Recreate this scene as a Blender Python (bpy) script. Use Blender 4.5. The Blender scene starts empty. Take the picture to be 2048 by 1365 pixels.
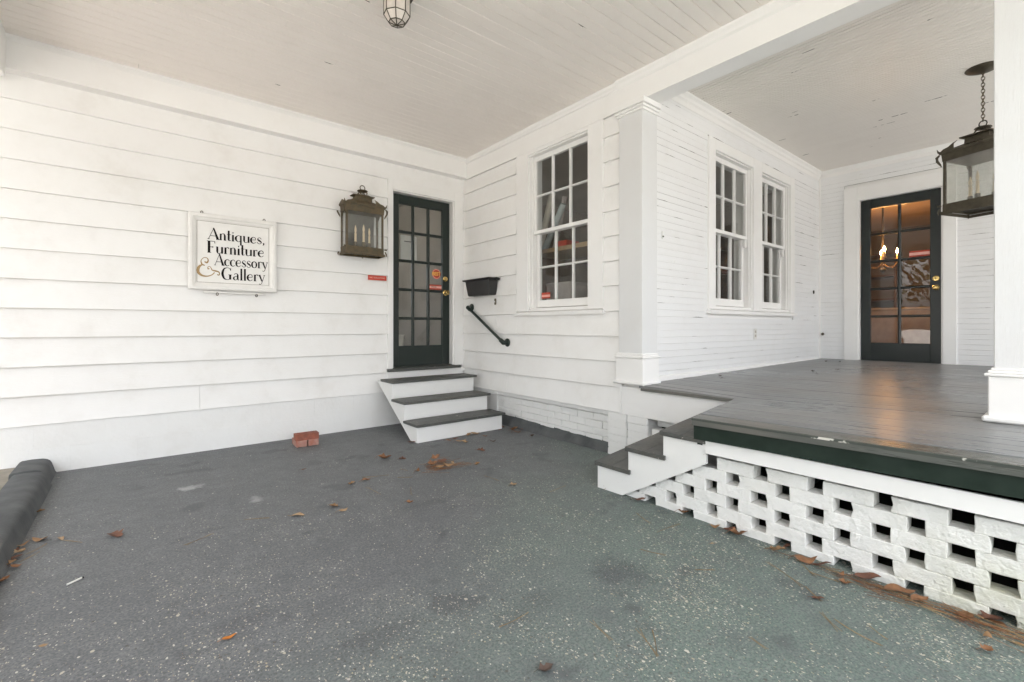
import bpy, bmesh, math, random
from mathutils import Vector, Matrix, noise
R = math.radians
rnd = random.Random(7)
sc = bpy.context.scene
col = sc.collection

# ------------------------------------------------------------------ camera
cam = bpy.data.cameras.new('camera')
cam.sensor_width = 36.0
cam.lens = 36.0 * 927.5 / 2048
cam.shift_y = -28.5 / 2048
cam.clip_start = 0.02
cam.clip_end = 600
camo = bpy.data.objects.new('camera', cam)
col.objects.link(camo)
camo.location = (-3.222, -4.926, 1.10)
camo.rotation_euler = (R(90), 0, R(-39.1))
sc.camera = camo

# ------------------------------------------------------------------ sky and sun (high hazy sun; everything in view lies in the roof's shade)
SUN_EL, SUN_AZ = 76, 190          # azimuth clockwise from +Y (degrees)
w = bpy.data.worlds.new('World')
sc.world = w
w.use_nodes = True
nt = w.node_tree
bg = nt.nodes['Background']
sky = nt.nodes.new('ShaderNodeTexSky')
sky.sky_type = 'NISHITA'
sky.sun_disc = False
sky.sun_elevation = R(SUN_EL)
sky.sun_rotation = R(SUN_AZ)
sky.air_density = 1.0
sky.dust_density = 4.0
sky.ozone_density = 1.0
hs = nt.nodes.new('ShaderNodeHueSaturation')
hs.inputs['Saturation'].default_value = 0.22
nt.links.new(sky.outputs[0], hs.inputs['Color'])
nt.links.new(hs.outputs[0], bg.inputs['Color'])
bg.inputs['Strength'].default_value = 0.145
sun = bpy.data.lights.new('sun', 'SUN')
sun.energy = 2.4
sun.angle = R(4)
sun.color = (1.0, 0.975, 0.94)
suno = bpy.data.objects.new('sun', sun)
col.objects.link(suno)
az, el = R(SUN_AZ), R(SUN_EL)
sd = Vector((math.sin(az) * math.cos(el), math.cos(az) * math.cos(el), math.sin(el)))
suno.rotation_euler = sd.to_track_quat('Z', 'Y').to_euler()
suno.location = sd * 30

vs = sc.view_settings
vs.view_transform = 'Standard'
vs.look = 'None'
vs.gamma = 1.0
vs.use_curve_mapping = False
vs.exposure = 2.74
sc.render.engine = 'CYCLES'
sc.cycles.use_denoising = True
sc.cycles.max_bounces = 10
sc.cycles.diffuse_bounces = 8
sc.cycles.glossy_bounces = 3
sc.cycles.transparent_max_bounces = 8
sc.cycles.use_adaptive_sampling = True
sc.cycles.adaptive_threshold = 0.02
sc.cycles.caustics_reflective = False
sc.cycles.caustics_refractive = False
sc.cycles.sample_clamp_indirect = 6

# ------------------------------------------------------------------ helpers
W = {}          # world matrix of every object

def setpar(o, p):
    if p is not None:
        o.parent = p
        o.matrix_parent_inverse = W[p].inverted()

def empty(name, loc, label=None, cat=None, group=None, parent=None):
    o = bpy.data.objects.new(name, None)
    o.empty_display_size = 0.1
    col.objects.link(o)
    o.location = loc
    W[o] = Matrix.Translation(Vector(loc))
    setpar(o, parent)
    tag(o, label, cat, group)
    return o

def tag(o, label=None, cat=None, group=None, kind=None):
    if label: o['label'] = label
    if cat: o['category'] = cat
    if group: o['group'] = group
    if kind: o['kind'] = kind
    return o

def place(name, me, parent=None, loc=(0, 0, 0), rot=(0, 0, 0), scale=(1, 1, 1)):
    o = bpy.data.objects.new(name, me)
    col.objects.link(o)
    o.location = loc
    o.rotation_euler = rot
    o.scale = scale
    from mathutils import Euler
    W[o] = Matrix.LocRotScale(Vector(loc), Euler(rot), Vector(scale))
    setpar(o, parent)
    return o

class MB:
    """collects shapes; build() links them as one mesh object"""
    def __init__(s, frame=None):
        s.v = []; s.f = []; s.fr = frame; s.sm = []
    def pt(s, p):
        if s.fr is None: return tuple(p)
        O, r, n = s.fr      # p = (u along r, d outwards along n, z)
        return (O[0] + r[0]*p[0] + n[0]*p[1], O[1] + r[1]*p[0] + n[1]*p[1], O[2] + p[2])
    def add(s, vs, fs, smooth=False):
        b = len(s.v)
        s.v += [s.pt(p) for p in vs]
        s.f += [tuple(i + b for i in f) for f in fs]
        s.sm += [smooth] * len(fs)
        return s
    def box(s, x0, x1, y0, y1, z0, z1, c=0.0):
        if x0 > x1: x0, x1 = x1, x0
        if y0 > y1: y0, y1 = y1, y0
        if z0 > z1: z0, z1 = z1, z0
        c = min(c, (x1-x0)*.4, (y1-y0)*.4, (z1-z0)*.4)
        if c <= 0:
            return s.add([(x0,y0,z0),(x1,y0,z0),(x1,y1,z0),(x0,y1,z0),(x0,y0,z1),(x1,y0,z1),(x1,y1,z1),(x0,y1,z1)],
                         [(0,3,2,1),(4,5,6,7),(0,1,5,4),(1,2,6,5),(2,3,7,6),(3,0,4,7)])
        bm = bmesh.new()
        bmesh.ops.create_cube(bm, size=1)
        for v in bm.verts:
            v.co = Vector((x0 if v.co.x < 0 else x1, y0 if v.co.y < 0 else y1, z0 if v.co.z < 0 else z1))
        bmesh.ops.bevel(bm, geom=bm.edges[:], offset=c, segments=1, affect='EDGES')
        bm.verts.index_update()
        s.add([tuple(v.co) for v in bm.verts], [tuple(v.index for v in f.verts) for f in bm.faces])
        bm.free()
        return s
    def prism(s, poly, axis, a, b):
        """poly: list of 2D points in the two other axes (order xyz), extruded from a to b along axis"""
        n = len(poly)
        def P(q, h):
            if axis == 'x': return (h, q[0], q[1])
            if axis == 'y': return (q[0], h, q[1])
            return (q[0], q[1], h)
        vs = [P(q, a) for q in poly] + [P(q, b) for q in poly]
        fs = [tuple(range(n)), tuple(range(2*n-1, n-1, -1))]
        fs += [(i, i+n, (i+1) % n + n, (i+1) % n) for i in range(n)]
        return s.add(vs, fs)
    def tube(s, pts, r, n=8, caps=True, closed=False):
        pts = [Vector(p) for p in pts]
        rr = r if isinstance(r, (list, tuple)) else [r]*len(pts)
        m = len(pts); vs = []; fs = []
        up = Vector((0.13, 0.27, 0.95)).normalized()
        for i, p in enumerate(pts):
            if closed: d = pts[(i+1) % m] - pts[i-1]
            else: d = pts[min(i+1, m-1)] - pts[max(i-1, 0)]
            d.normalize()
            if abs(d.dot(up)) > .97: a = d.cross(Vector((1, 0, 0))).normalized()
            else: a = d.cross(up).normalized()
            b = d.cross(a)
            for k in range(n):
                t = 2*math.pi*k/n
                vs.append(tuple(p + (a*math.cos(t) + b*math.sin(t))*rr[i]))
        for i in range(m if closed else m-1):
            j = (i+1) % m
            for k in range(n):
                fs.append((i*n+k, j*n+k, j*n+(k+1) % n, i*n+(k+1) % n))
        if caps and not closed:
            fs.append(tuple(range(n))); fs.append(tuple(range((m-1)*n+n-1, (m-1)*n-1, -1)))
        return s.add(vs, fs, True)
    def lathe(s, prof, n=16, c=(0, 0, 0), axis='z', sx=1, sy=1):
        vs = []; fs = []
        for (r, h) in prof:
            for k in range(n):
                t = 2*math.pi*k/n
                x, y = r*math.cos(t)*sx, r*math.sin(t)*sy
                if axis == 'z': q = (x, y, h)
                elif axis == 'y': q = (x, h, y)
                else: q = (h, x, y)
                vs.append((c[0]+q[0], c[1]+q[1], c[2]+q[2]))
        m = len(prof)
        for i in range(m-1):
            for k in range(n):
                fs.append((i*n+k, i*n+(k+1) % n, (i+1)*n+(k+1) % n, (i+1)*n+k))
        fs.append(tuple(range(n-1, -1, -1))); fs.append(tuple(range((m-1)*n, m*n)))
        return s.add(vs, fs, True)
    def mesh(s, name, mat):
        me = bpy.data.meshes.new(name)
        me.from_pydata(s.v, [], s.f)
        bm = bmesh.new(); bm.from_mesh(me)
        bmesh.ops.recalc_face_normals(bm, faces=bm.faces[:])
        bm.to_mesh(me); bm.free()
        if any(s.sm):
            me.polygons.foreach_set('use_smooth', s.sm)
            me.set_sharp_from_angle(angle=R(38))
        if mat: me.materials.append(mat)
        me.update()
        return me
    def build(s, name, mat, parent=None):
        return place(name, s.mesh(name, mat), parent)

# ------------------------------------------------------------------ materials
def newmat(name):
    m = bpy.data.materials.new(name); m.use_nodes = True
    t = m.node_tree
    return m, t, t.nodes['Principled BSDF']
def N(t, kind, **kw):
    n = t.nodes.new(kind)
    for k, v in kw.items():
        if k in n.inputs: n.inputs[k].default_value = v
        else: setattr(n, k, v)
    return n
def L(t, a, b): t.links.new(a, b)
def ramp(t, src, stops):
    r = t.nodes.new('ShaderNodeValToRGB')
    e = r.color_ramp.elements
    while len(e) > 1: e.remove(e[-1])
    e[0].position = stops[0][0]; e[0].color = stops[0][1]
    for p, c in stops[1:]:
        k = e.new(p); k.color = c
    L(t, src, r.inputs[0])
    return r
def g(v, a=1): return (v, v, v, a)
def mixc(t, fac, a, b, mode='MIX'):
    m = t.nodes.new('ShaderNodeMix'); m.data_type = 'RGBA'; m.blend_type = mode
    for sock, val in ((m.inputs[0], fac), (m.inputs[6], a), (m.inputs[7], b)):
        if isinstance(val, (int, float)): sock.default_value = val
        elif isinstance(val, tuple): sock.default_value = val if len(val) == 4 else val + (1,)
        else: L(t, val, sock)
    return m.outputs[2]
def math_(t, op, a, b=0.0, c=0.0):
    m = t.nodes.new('ShaderNodeMath'); m.operation = op
    for i, val in enumerate((a, b, c)):
        if isinstance(val, (int, float)): m.inputs[i].default_value = val
        else: L(t, val, m.inputs[i])
    return m.outputs[0]
def geo_pos(t): return t.nodes.new('ShaderNodeNewGeometry').outputs['Position']
def mapped(t, vec, scale=(1, 1, 1), loc=(0, 0, 0)):
    m = t.nodes.new('ShaderNodeMapping'); m.inputs['Scale'].default_value = scale; m.inputs['Location'].default_value = loc
    L(t, vec, m.inputs['Vector']); return m.outputs[0]
def noise_(t, vec, scale, detail=4, rough=.55):
    n = N(t, 'ShaderNodeTexNoise', Scale=scale, Detail=detail, Roughness=rough)
    L(t, vec, n.inputs['Vector']); return n.outputs[0]
def bump_(t, b, h, strength=.2, dist=.002):
    n = N(t, 'ShaderNodeBump', Strength=strength, Distance=dist)
    L(t, h, n.inputs['Height']); L(t, n.outputs[0], b.inputs['Normal'])

def white_paint(name, base=(.80, .785, .755), grain=(1, 1, 1), dirt=.06, crack_axis=None, crack_half=0, crack_amt=.6, rough=.5, grain_str=.25, specks=.0):
    """painted timber or masonry: faint grime, grain relief, optional flaked paint along a board's edges"""
    m, t, b = newmat(name)
    p = geo_pos(t)
    oi = t.nodes.new('ShaderNodeObjectInfo')
    n2 = noise_(t, mapped(t, p, grain), 34, 2, .6)
    n3 = noise_(t, p, 3.2, 4, .7)
    n1 = n3
    d = math_(t, 'MULTIPLY', ramp(t, n1, [(.42, g(0)), (.72, g(1))]).outputs[0], dirt)
    c = mixc(t, d, base, (.52, .47, .40))
    d3 = math_(t, 'MULTIPLY', ramp(t, n3, [(.55, g(0)), (.78, g(1))]).outputs[0], dirt*1.2)
    c = mixc(t, d3, c, (.55, .52, .47))
    dv = math_(t, 'MULTIPLY', oi.outputs['Random'], .045)
    c = mixc(t, dv, c, (.60, .56, .50))
    if specks:
        n5 = noise_(t, p, 70, 1, .7)
        c = mixc(t, math_(t, 'MULTIPLY', ramp(t, n5, [(.74, g(0)), (.78, g(1))]).outputs[0], specks), c, (.28, .22, .16))
    if crack_axis is not None:
        tc = t.nodes.new('ShaderNodeTexCoord')
        sp = t.nodes.new('ShaderNodeSeparateXYZ'); L(t, tc.outputs['Object'], sp.inputs[0])
        e = math_(t, 'SUBTRACT', sp.outputs[crack_axis], -crack_half)      # distance from lower edge
        off = t.nodes.new('ShaderNodeCombineXYZ'); L(t, math_(t, 'MULTIPLY', oi.outputs['Random'], 37), off.inputs[0])
        L(t, math_(t, 'MULTIPLY', oi.outputs['Random'], 91), off.inputs[2])
        va = t.nodes.new('ShaderNodeVectorMath'); va.operation = 'ADD'
        L(t, p, va.inputs[0]); L(t, off.outputs[0], va.inputs[1])
        nz = noise_(t, va.outputs[0], 3.1, 1, .5)
        nf = noise_(t, va.outputs[0], 15, 2, .7)
        wd = math_(t, 'MULTIPLY', ramp(t, nz, [(crack_amt, g(0)), (crack_amt+.09, g(1))]).outputs[0], math_(t, 'MULTIPLY_ADD', nf, .015, -.0045))
        k = math_(t, 'LESS_THAN', e, wd)
        c = mixc(t, k, c, (.055, .038, .026))
    L(t, c, b.inputs['Base Color'])
    b.inputs['Roughness'].default_value = rough
    if grain_str >= .2: bump_(t, b, n2, grain_str, .003)
    return m

def plain(name, c, rough=.5, metal=0.0, var=.25, vscale=12, bump=.1, bscale=60, c2=None, spec=None, coat=0):
    m, t, b = newmat(name)
    p = geo_pos(t)
    n1 = noise_(t, p, vscale, 2, .6)
    c2 = c2 or tuple(v*(1-var) for v in c)
    L(t, mixc(t, ramp(t, n1, [(.35, g(0)), (.68, g(1))]).outputs[0], c, c2), b.inputs['Base Color'])
    b.inputs['Roughness'].default_value = rough
    b.inputs['Metallic'].default_value = metal
    if coat: b.inputs['Coat Weight'].default_value = coat; b.inputs['Coat Roughness'].default_value = .15
    if spec is not None: b.inputs['Specular IOR Level'].default_value = spec
    if bump >= .15: bump_(t, b, noise_(t, p, bscale, 1, .6), bump, .002)
    return m

def emit(name, c, s):
    m, t, b = newmat(name)
    b.inputs['Base Color'].default_value = c + (1,)
    b.inputs['Emission Color'].default_value = c + (1,)
    b.inputs['Emission Strength'].default_value = s
    return m

def glass_mat(name, tint=(.93, .95, .94), rough=0.0, wavy=.0, wscale=6, dirt=0.0):
    m, t, b = newmat(name)
    t.nodes.remove(b)
    out = [n for n in t.nodes if n.type == 'OUTPUT_MATERIAL'][0]
    tr = N(t, 'ShaderNodeBsdfTransparent', Color=tint + (1,))
    gl = N(t, 'ShaderNodeBsdfGlossy', Roughness=rough)
    lw_ = N(t, 'ShaderNodeLayerWeight', Blend=.5)
    fr = math_(t, 'MULTIPLY_ADD', math_(t, 'POWER', lw_.outputs['Facing'], 5.0), .90, .075)
    p = geo_pos(t)
    if wavy:
        bn = N(t, 'ShaderNodeBump', Strength=wavy, Distance=.02)
        L(t, noise_(t, p, wscale, 1, .4), bn.inputs['Height'])
        L(t, bn.outputs[0], gl.inputs['Normal'])
    mx = t.nodes.new('ShaderNodeMixShader')
    L(t, fr, mx.inputs[0]); L(t, tr.outputs[0], mx.inputs[1]); L(t, gl.outputs[0], mx.inputs[2])
    last = mx.outputs[0]
    if dirt:
        df = N(t, 'ShaderNodeBsdfDiffuse', Color=(.55, .52, .47, 1))
        m2 = t.nodes.new('ShaderNodeMixShader')
        L(t, math_(t, 'MULTIPLY', ramp(t, noise_(t, p, 3.5, 5, .65), [(.3, g(.4)), (.8, g(1))]).outputs[0], dirt), m2.inputs[0])
        L(t, last, m2.inputs[1]); L(t, df.outputs[0], m2.inputs[2]); last = m2.outputs[0]
    L(t, last, out.inputs[0])
    return m

M = {}
M['clap'] = white_paint('clapboard_paint', (.83, .825, .815), (1, 1, 9), .11)
M['trim'] = white_paint('trim_paint', (.83, .825, .815), (5, 5, 1.2), .05, grain_str=.12)
M['plank'] = white_paint('porch_plank_paint', (.79, .795, .80), (.5, .5, 9), .06, crack_axis=2, crack_half=.0292, crack_amt=.63, grain_str=.3, specks=.25)
M['ceil'] = white_paint('ceiling_paint', (.87, .82, .775), (1, 8, 1), .05, crack_axis=1, crack_half=.0422, crack_amt=.74, grain_str=.12)
M['pceil'] = white_paint('porch_ceiling_paint', (.79, .755, .715), (8, 1, 1), .06, crack_axis=0, crack_half=.0387, crack_amt=.62, grain_str=.15)
M['column'] = white_paint('column_paint', (.69, .695, .70), (9, 9, .5), .06, grain_str=.5)
M['masonry'] = white_paint('masonry_paint', (.80, .80, .79), (1, 1, 1), .08, grain_str=.7, rough=.6)
M['step'] = white_paint('step_paint', (.80, .80, .79), (1, 4, 4), .05, grain_str=.15, specks=.3)

# lattice brick: thick paint, with green-grey mildew low down at the near end
def lattice_mat():
    m, t, b = newmat('lattice_paint')
    p = geo_pos(t)
    sp = t.nodes.new('ShaderNodeSeparateXYZ'); L(t, p, sp.inputs[0])
    n1 = noise_(t, p, 6, 3, .65); n2 = noise_(t, p, 40, 2, .65)
    c = mixc(t, math_(t, 'MULTIPLY', ramp(t, n1, [(.45, g(0)), (.8, g(1))]).outputs[0], .25), (.80, .795, .775), (.62, .60, .53))
    near = N(t, 'ShaderNodeMapRange', **{'From Min': -4.35, 'From Max': -5.0}); L(t, sp.outputs[1], near.inputs[0])
    low = N(t, 'ShaderNodeMapRange', **{'From Min': .36, 'From Max': 0.0}); L(t, sp.outputs[2], low.inputs[0])
    k = math_(t, 'MULTIPLY', near.outputs[0], low.outputs[0])
    c = mixc(t, math_(t, 'MULTIPLY', math_(t, 'MULTIPLY', k, 1.5), ramp(t, n1, [(.3, g(.2)), (.65, g(1))]).outputs[0]), c, (.52, .52, .36))
    k2 = ramp(t, math_(t, 'ADD', math_(t, 'MULTIPLY', k, .55), math_(t, 'MULTIPLY', n2, .5)), [(.62, g(0)), (.70, g(1))]).outputs[0]
    c = mixc(t, k2, c, (.05, .05, .035))
    L(t, c, b.inputs['Base Color']); b.inputs['Roughness'].default_value = .55
    bump_(t, b, math_(t, 'ADD', n1, math_(t, 'MULTIPLY', n2, .9)), 1.0, .008)
    return m
M['lattice'] = lattice_mat()

# carport slab: dark grey floor paint, worn through to pebbles, greener towards the porch
def slab_mat():
    m, t, b = newmat('painted_slab')
    p = geo_pos(t)
    sp = t.nodes.new('ShaderNodeSeparateXYZ'); L(t, p, sp.inputs[0])
    n0 = noise_(t, p, .9, 2, .6); n1 = noise_(t, mapped(t, p, loc=(3, 7, 0)), 2.4, 3, .65); n2 = noise_(t, p, 14, 3, .7); n3 = noise_(t, p, 110, 1, .7)
    grey = mixc(t, ramp(t, n1, [(.3, g(0)), (.7, g(1))]).outputs[0], (.138, .146, .152), (.190, .198, .204))
    green = mixc(t, ramp(t, n2, [(.35, g(0)), (.7, g(1))]).outputs[0], (.140, .190, .166), (.190, .246, .218))
    # distance across the slab towards the near porch corner
    gx = math_(t, 'ADD', math_(t, 'MULTIPLY', sp.outputs[0], .62), math_(t, 'MULTIPLY', sp.outputs[1], -.78))
    gg = math_(t, 'ADD', gx, math_(t, 'MULTIPLY', n0, 1.6))
    gk = N(t, 'ShaderNodeMapRange', **{'From Min': 1.45, 'From Max': 2.9}); gk.interpolation_type = 'SMOOTHSTEP'; L(t, gg, gk.inputs[0])
    c = mixc(t, gk.outputs[0], grey, green)
    c = mixc(t, math_(t, 'MULTIPLY', ramp(t, n2, [(.40, g(0)), (.72, g(1))]).outputs[0], .40), c, (.085, .088, .096))
    c = mixc(t, math_(t, 'MULTIPLY', ramp(t, n3, [(.44, g(0)), (.60, g(1))]).outputs[0], .50), c, (.060, .063, .067))
    c = mixc(t, math_(t, 'MULTIPLY', ramp(t, noise_(t, mapped(t, p, loc=(9, 2, 4)), 75, 1, .7), [(.52, g(0)), (.66, g(1))]).outputs[0], .35), c, (.27, .28, .27))
    nm = noise_(t, mapped(t, p, loc=(2, 9, 1)), 7.5, 5, .78)
    c = mixc(t, math_(t, 'MULTIPLY', ramp(t, nm, [(.46, g(0)), (.64, g(1))]).outputs[0], .36), c, (.100, .105, .114))
    c = mixc(t, math_(t, 'MULTIPLY', ramp(t, nm, [(.28, g(1)), (.44, g(0))]).outputs[0], .25), c, (.25, .26, .26))
    # dark worn patches
    n4 = noise_(t, mapped(t, p, loc=(11, 5, 0)), 2.9, 3, .6)
    c = mixc(t, math_(t, 'MULTIPLY', ramp(t, n4, [(.60, g(0)), (.66, g(1))]).outputs[0], .42), c, (.062, .064, .072))
    # exposed pebbles
    wy = N(t, 'ShaderNodeMapRange', **{'From Min': -1.5, 'From Max': -4.0}); L(t, sp.outputs[1], wy.inputs[0])
    wx = N(t, 'ShaderNodeMapRange', **{'From Min': -3.9, 'From Max': -0.9}); L(t, sp.outputs[0], wx.inputs[0])
    wear = math_(t, 'ADD', math_(t, 'MULTIPLY', wy.outputs[0], .55), math_(t, 'MULTIPLY', math_(t, 'MULTIPLY', wy.outputs[0], wx.outputs[0]), .45))
    wear = math_(t, 'MULTIPLY', math_(t, 'ADD', wear, .07), ramp(t, math_(t, 'ADD', math_(t, 'MULTIPLY', n1, .6), math_(t, 'MULTIPLY', n0, .4)), [(.42, g(.04)), (.62, g(1))]).outputs[0])
    peb_h = None
    wp = N(t, 'ShaderNodeTexNoise', Scale=60.0, Detail=1.0); L(t, p, wp.inputs['Vector'])
    for sc_, lim, pr, lo in ((88, .36, .48, (0, 0, 0)), (170, .40, .85, (4.1, 2.3, 0)), (46, .24, .16, (1.7, 8.3, 0))):
        va = t.nodes.new('ShaderNodeVectorMath'); va.operation = 'MULTIPLY_ADD'
        L(t, wp.outputs['Color'], va.inputs[0]); va.inputs[1].default_value = (.010, .010, 0); L(t, mapped(t, p, (1, .72, 0), lo), va.inputs[2])
        v = N(t, 'ShaderNodeTexVoronoi', Scale=sc_); L(t, va.outputs[0], v.inputs['Vector'])
        rc = t.nodes.new('ShaderNodeSeparateColor'); L(t, v.outputs['Color'], rc.inputs[0])
        size = math_(t, 'MULTIPLY', math_(t, 'MULTIPLY_ADD', rc.outputs[1], .8, .35), lim)
        inside = math_(t, 'LESS_THAN', v.outputs['Distance'], size)
        present = math_(t, 'LESS_THAN', rc.outputs[0], math_(t, 'MULTIPLY', wear, pr))
        k = math_(t, 'MULTIPLY', inside, present)
        pc = ramp(t, rc.outputs[2], [(0, (.50, .46, .37, 1)), (.18, (.62, .59, .52, 1)), (.32, (.36, .27, .16, 1)), (.52, (.30, .17, .085, 1)), (.64, (.42, .37, .27, 1)), (.80, (.09, .08, .075, 1)), (.93, (.60, .57, .50, 1))])
        pc.color_ramp.interpolation = 'CONSTANT'
        c = mixc(t, math_(t, 'MULTIPLY', k, math_(t, 'MULTIPLY_ADD', rc.outputs[1], .6, .3)), c, pc.outputs[0])
        peb_h = k if peb_h is None else math_(t, 'MAXIMUM', peb_h, k)
    # two pale scuffs and a dark tyre-like stain
    for (sx_, sy_, rad, colr, amt, ax) in ((-2.93, -1.08, .10, (.50, .50, .50), .75, (1, 1.6)), (-2.62, -1.62, .085, (.46, .46, .46), .6, (1.9, .8)), (-1.55, -3.62, .17, (.055, .055, .066), .62, (1, 1.0)), (-2.55, -3.35, .14, (.06, .062, .068), .45, (.7, 1.6)), (-1.98, -3.55, .12, (.06, .062, .068), .35, (.6, 1.5)), (-1.8, -2.35, .12, (.065, .067, .072), .4, (.4, 2.2)), (-2.9, -2.95, .10, (.06, .062, .07), .4, (.6, 1.7))):
        dx = math_(t, 'MULTIPLY', math_(t, 'SUBTRACT', sp.outputs[0], sx_), ax[0]); dy = math_(t, 'MULTIPLY', math_(t, 'SUBTRACT', sp.outputs[1], sy_), ax[1])
        dd = math_(t, 'SQRT', math_(t, 'ADD', math_(t, 'MULTIPLY', dx, dx), math_(t, 'MULTIPLY', dy, dy)))
        dd = math_(t, 'ADD', dd, math_(t, 'MULTIPLY', math_(t, 'SUBTRACT', n2, .5), rad*2.2))
        k = N(t, 'ShaderNodeMapRange', **{'From Min': rad, 'From Max': rad*.35}); L(t, dd, k.inputs[0])
        c = mixc(t, math_(t, 'MULTIPLY', math_(t, 'MULTIPLY', k.outputs[0], amt), ramp(t, n3, [(.3, g(.5)), (.7, g(1))]).outputs[0]), c, colr)
    L(t, c, b.inputs['Base Color'])
    L(t, ramp(t, n1, [(.3, g(.50)), (.7, g(.72))]).outputs[0], b.inputs['Roughness'])
    b.inputs['Specular IOR Level'].default_value = .35
    bump_(t, b, math_(t, 'ADD', math_(t, 'MULTIPLY', n3, .6), n2), .35, .003)
    return m
M['slab'] = slab_mat()

def deck_mat(name, c1, c2, rough_lo, rough_hi, wear=(.20, .175, .15), wear_amt=.5, axis=(6, .35, 6), edge=0):
    m, t, b = newmat(name)
    p = geo_pos(t); oi = t.nodes.new('ShaderNodeObjectInfo')
    off = t.nodes.new('ShaderNodeCombineXYZ'); L(t, math_(t, 'MULTIPLY', oi.outputs['Random'], 23), off.inputs[1])
    va = t.nodes.new('ShaderNodeVectorMath'); L(t, mapped(t, p, axis), va.inputs[0]); L(t, off.outputs[0], va.inputs[1])
    n1 = noise_(t, va.outputs[0], 2.0, 3, .6); n2 = noise_(t, va.outputs[0], 14, 2, .7); n0 = noise_(t, p, 1.1, 3, .6)
    c = mixc(t, ramp(t, n1, [(.3, g(0)), (.7, g(1))]).outputs[0], c1, c2)
    k = math_(t, 'MULTIPLY', ramp(t, math_(t, 'ADD', math_(t, 'MULTIPLY', n0, .65), math_(t, 'MULTIPLY', n1, .35)), [(.46, g(0)), (.66, g(1))]).outputs[0], wear_amt)
    c = mixc(t, k, c, wear)
    c = mixc(t, math_(t, 'MULTIPLY', ramp(t, n2, [(.6, g(0)), (.75, g(1))]).outputs[0], .3), c, tuple(v*.55 for v in c1))
    if edge: c = mixc(t, ramp(t, noise_(t, mapped(t, p, (1, 1, 3)), 26, 2, .7), [(.70, g(0)), (.73, g(1))]).outputs[0], c, (.50, .48, .44))
    L(t, c, b.inputs['Base Color'])
    L(t, ramp(t, math_(t, 'ADD', math_(t, 'MULTIPLY', n0, .6), math_(t, 'MULTIPLY', n2, .4)), [(.35, g(rough_lo)), (.7, g(rough_hi))]).outputs[0], b.inputs['Roughness'])
    bump_(t, b, n2, .12, .003)
    return m
M['deck'] = deck_mat('deck_paint', (.150, .160, .166), (.205, .213, .218), .22, .46, wear=(.24, .222, .208))
M['nosing'] = deck_mat('nosing_paint', (.075, .082, .074), (.10, .105, .096), .22, .42)
M['tread'] = deck_mat('tread_paint', (.062, .066, .062), (.085, .088, .083), .42, .6, wear=(.13, .115, .095), wear_amt=.6, axis=(1.2, 3, 6), edge=1)
M['green'] = plain('dark_green_paint', (.009, .019, .013), .5, var=.25, vscale=9, bump=.5, bscale=18, c2=(.016, .028, .021), spec=.25)
def edge_mat():
    m, t, b = newmat('chipped_deck_edge')
    p = geo_pos(t)
    n1 = noise_(t, p, 5.5, 4, .7)
    c = mixc(t, ramp(t, n1, [(.575, g(0)), (.60, g(1))]).outputs[0], (.045, .054, .046), (.62, .60, .55))
    L(t, c, b.inputs['Base Color']); b.inputs['Roughness'].default_value = .45
    return m
M['edge'] = edge_mat()
M['door'] = plain('door_paint', (.015, .023, .019), .36, var=.2, vscale=3, bump=.05, c2=(.020, .026, .024), spec=.35)
M['doorD'] = plain('front_door_paint', (.012, .017, .016), .35, var=.2, vscale=3, bump=.05)
M['glassA'] = glass_mat('door_glass', wavy=.02, dirt=.05)
M['glassB'] = glass_mat('window_glass', wavy=.04, dirt=.08)  # dirt film, strengthened to imitate soft pale reflections as well
M['glassD'] = glass_mat('front_door_glass', wavy=.03, dirt=.02)
M['seeded'] = glass_mat('seeded_glass', (.85, .87, .85), rough=.12, wavy=.6, wscale=45, dirt=.40)
M['brass'] = plain('polished_brass', (.70, .50, .20), .18, 1.0, var=.2, bump=0)
M['bronze'] = plain('aged_brass', (.125, .092, .050), .55, .40, vscale=22, bump=.35, bscale=90, c2=(.075, .062, .038))
M['bronze2'] = plain('dark_aged_brass', (.075, .064, .042), .52, .40, vscale=22, bump=.35, bscale=90, c2=(.050, .040, .027))
M['black'] = plain('black_plastic', (.022, .021, .021), .42, var=.2, bump=.1)
M['iron'] = plain('painted_iron', (.022, .036, .030), .45, var=.25, bump=.15)
M['concrete'] = plain('bare_concrete', (.33, .30, .25), .85, vscale=9, bump=.5, bscale=80, c2=(.25, .23, .19))
M['curb'] = plain('painted_curb', (.062, .067, .070), .75, vscale=7, bump=1.0, bscale=75, c2=(.105, .11, .112))
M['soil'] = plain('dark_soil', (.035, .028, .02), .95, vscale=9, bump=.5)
M['mulch'] = plain('leaf_mulch', (.15, .075, .04), .9, vscale=24, bump=1.0, bscale=45, c2=(.045, .028, .018))
M['cream'] = plain('candle_cream', (.70, .55, .36), .5, var=.15)
M['bulb'] = plain('unlit_bulb', (.75, .60, .42), .2, var=.1, bump=0)
M['sign_white'] = plain('sign_white', (.80, .785, .76), .42, var=.05, bump=.05)
M['sign_line'] = plain('sign_line', (.20, .17, .13), .6, var=.1, bump=0)
M['letter'] = plain('letter_black', (.010, .008, .007), .7, var=.2, bump=0, spec=.1)
M['gold'] = plain('letter_gold', (.34, .22, .09), .35, .25, var=.2, bump=0)
M['red'] = plain('sign_red', (.52, .045, .02), .4, var=.1, bump=0)
M['pale_red'] = plain('sign_red_lettering', (.80, .42, .33), .5, var=.05, bump=0)
M['orange'] = plain('sticker_orange', (.42, .045, .02), .45, var=.1, bump=0)
M['yellow'] = plain('sticker_yellow', (.85, .50, .10), .45, var=.05, bump=0)
M['pink'] = plain('sticker_pink', (.80, .42, .36), .45, var=.05, bump=0)
M['paper'] = plain('paper', (.62, .58, .50), .8, var=.12, bump=.05)
M['paper_blue'] = plain('pale_blue_paper', (.40, .46, .47), .8, var=.12, bump=.05)
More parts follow.
